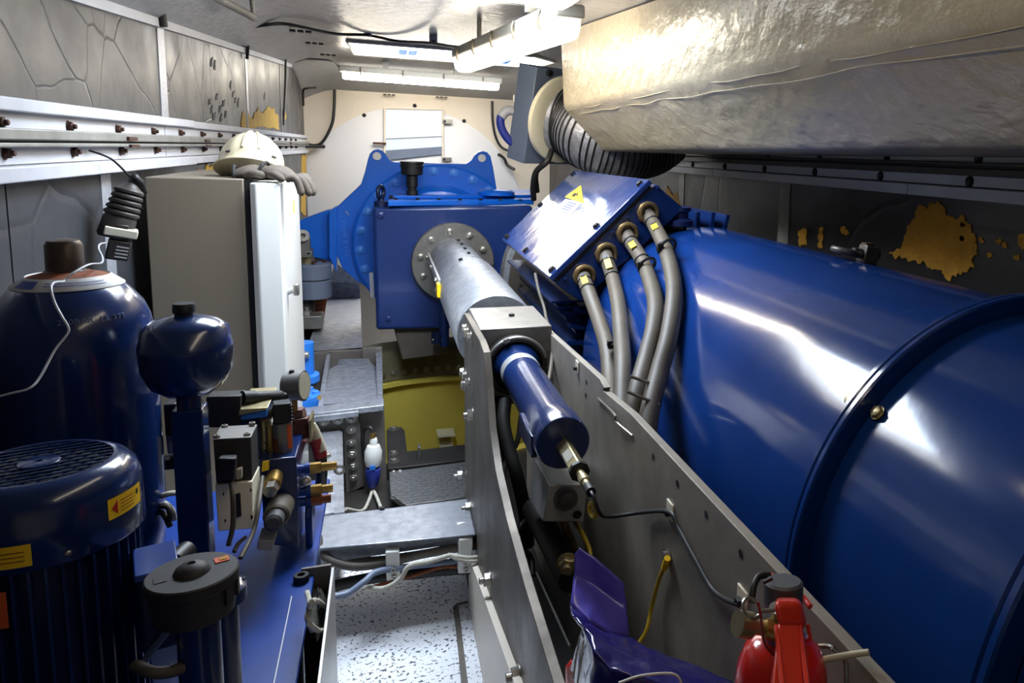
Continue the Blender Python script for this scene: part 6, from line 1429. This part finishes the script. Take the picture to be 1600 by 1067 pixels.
sheet('body', b, [(j*7+i, j*7+i+1, (j+1)*7+i+1, (j+1)*7+i) for j in range(4) for i in range(6)], 'foil_dark', 0.0015, 3, 0.014)
sheet('side_print', [(0.2629, 1.075, -0.7246), (0.2716, 1.03, -0.7292), (0.2844, 1.02, -0.7719), (0.2829, 1.03, -0.8205), (0.2606, 1.11, -0.8617), (0.2613, 1.12, -0.8243)], [(0, 1, 2, 5), (5, 2, 3, 4)], 'foil_silver', 0.001, 3, 0.010)
sheet('red_print', [(0.2552, 1.13, -0.8184), (0.2621, 1.12, -0.8022), (0.2646, 1.09, -0.8155), (0.2632, 1.09, -0.859), (0.256, 1.13, -0.8863)], [(0, 1, 2, 3, 4)], 'foil_red', 0.001, 2, 0.004)
sheet('red_print', [(0.2737, 1.012, -0.7251), (0.2793, 0.99, -0.7199), (0.2811, 0.985, -0.737), (0.276, 0.99, -0.7512), (0.2722, 1.005, -0.7434)], [(0, 1, 2, 3, 4)], 'foil_red', 0.001, 2, 0.003)
for pts in ([(0.2792, 0.915, -0.7048), (0.3071, 0.91, -0.6977), (0.3439, 0.91, -0.7026), (0.361, 0.91, -0.7105), (0.3671, 0.905, -0.722)],):
    MB().tube(pts, 0.0018, 6).build('white_outline', 'label_white', bag)
for pts in ([(0.2575, 1.06, -0.8005), (0.2604, 1.05, -0.7554), (0.2651, 1.055, -0.7283)], [(0.2585, 1.09, -0.814), (0.2609, 1.085, -0.7733), (0.2628, 1.07, -0.7321)]):
    MB().tube(pts, 0.0016, 6).build('white_outline', 'label_white', bag)

# ================================================================== fire extinguisher
fe = thing('fire_extinguisher', 'red fire extinguisher with grey cap and brass gauge at the bottom right', 'extinguisher', (0.4453, 0.78, -0.651))
ex_, ey_ = 0.4158, 0.72
ez = -0.5477
MB().lathe([(0.052, ez-0.30), (0.054, ez-0.06), (0.052, ez-0.035), (0.044, ez-0.012), (0.032, ez-0.002), (0.024, ez), (0.022, ez+0.004)], (ex_, ey_, 0), n=56).build('cylinder', 'red_paint', fe, ang=60)
MB().lathe([(0.019, ez), (0.019, ez+0.014), (0.015, ez+0.016), (0.015, ez+0.04)], (ex_-0.004, ey_, 0), n=24).build('valve_neck', 'bolt', fe)
# lever: red channel over the valve sloping down towards the viewer
MB().hexa([(0.344, 0.62, -0.531), (0.3898, 0.62, -0.5425), (0.4228, 0.7, -0.5174), (0.3973, 0.7, -0.5121), (0.3451, 0.615, -0.5208), (0.3832, 0.615, -0.5302), (0.4186, 0.695, -0.5081), (0.3942, 0.695, -0.5031)]).build('lever', 'red_plastic', fe, 0.002)
for s_ in (0, 1):
    pts = ((0.3886, 0.69, -0.5065), (0.3543, 0.61, -0.5161)) if s_ == 0 else ((0.4185, 0.69, -0.5127), (0.3829, 0.61, -0.523))
    MB().tube([pts[0], pts[1]], 0.0028, 6, 1).build('lever_edge', 'red_plastic', fe)
MB().hexa([(0.3883, 0.685, -0.5063), (0.4256, 0.685, -0.5165), (0.4673, 0.75, -0.5574), (0.4247, 0.75, -0.546), (0.3893, 0.7, -0.4823), (0.4243, 0.7, -0.4891), (0.4556, 0.755, -0.523), (0.4197, 0.755, -0.516)]).build('handle_block', 'red_plastic', fe, 0.008, seg=4)
MB().lathe([(0.022, 0), (0.024, 0.005), (0.024, 0.030), (0.021, 0.033), (0.008, 0.033)], (0.4447, 0.775, -0.5372-0.008), (0.03, 0.12, 1), 36).build('cap', 'ext_grey', fe)
MB().obox((0.4089, 0.752, -0.4909), 0.012, 0.003, 0.004, ((1, 0, 0.3), (0, 1, 0), (-0.3, 0, 1))).build('cap_mark', 'ink', fe)
MB().cyl((0.3558, 0.72, -0.515), (0.3719, 0.72, -0.5207), 0.0145, n=24).build('gauge', 'zinc', fe)
MB().cyl((0.3703, 0.72, -0.5211), (0.3932, 0.72, -0.5283), 0.0085, n=18).build('gauge_stem', 'zinc', fe)
MB().cyl((0.3889, 0.715, -0.525), (0.4027, 0.71, -0.528), 0.0115, n=18).build('valve_side', 'brass', fe)
MB().torus((0.3673, 0.71, -0.4929), (0.25, -0.6, 0.75), 0.011, 0.0022, 24, 6).build('safety_ring', 'bolt', fe)
MB().cyl((0.3686, 0.7, -0.491), (0.3908, 0.7, -0.494), 0.0025, n=8).build('safety_pin', 'bolt', fe)
MB().tube([(0.3643, 0.69, -0.4731), (0.3665, 0.685, -0.4891), (0.3736, 0.69, -0.5199), (0.3886, 0.7, -0.5434), (0.398, 0.7, -0.5533)], 0.0016, 6).build('seal_strap', 'red_boot', fe)
MB().tube([(0.4468, 0.72, -0.5347), (0.4475, 0.71, -0.5567), (0.4422, 0.7, -0.5649)], 0.0025, 6).build('side_strap', 'red_plastic', fe)
MB().tube([(0.4032, 0.78, -0.5347), (0.4107, 0.79, -0.5193), (0.4233, 0.8, -0.5144), (0.4376, 0.8, -0.5153)], 0.0042, 10).build('hose', 'black', fe)
MB().tube([(0.445, 0.81, -0.523), (0.4826, 0.8, -0.5515), (0.4864, 0.78, -0.5563)], 0.004, 8).build('hose_clip', 'red_plastic', fe)
wbk = thing('wire_bracket', 'thin steel wire holder hooked over the plate behind the extinguisher', 'bracket', (0.5, 0.7182, -0.5902))
MB().tube([(0.4568, 0.72, -0.5848), (0.4783, 0.7, -0.5699), (0.4931, 0.69, -0.5635), (0.5059, 0.68, -0.5574)], 0.0038, 10, 2).build('rod', 'gauge_face', wbk)
MB().tube([(0.4611, 0.74, -0.579), (0.4797, 0.73, -0.5759), (0.4831, 0.72, -0.5727)], 0.003, 8, 2).build('rod', 'bolt', wbk)
MB().tube([(0.4788, 0.715, -0.5685), (0.4867, 0.71, -0.5752), (0.4894, 0.7, -0.579), (0.4915, 0.7, -0.6089)], 0.0028, 8, 2).build('rod', 'bolt', wbk)
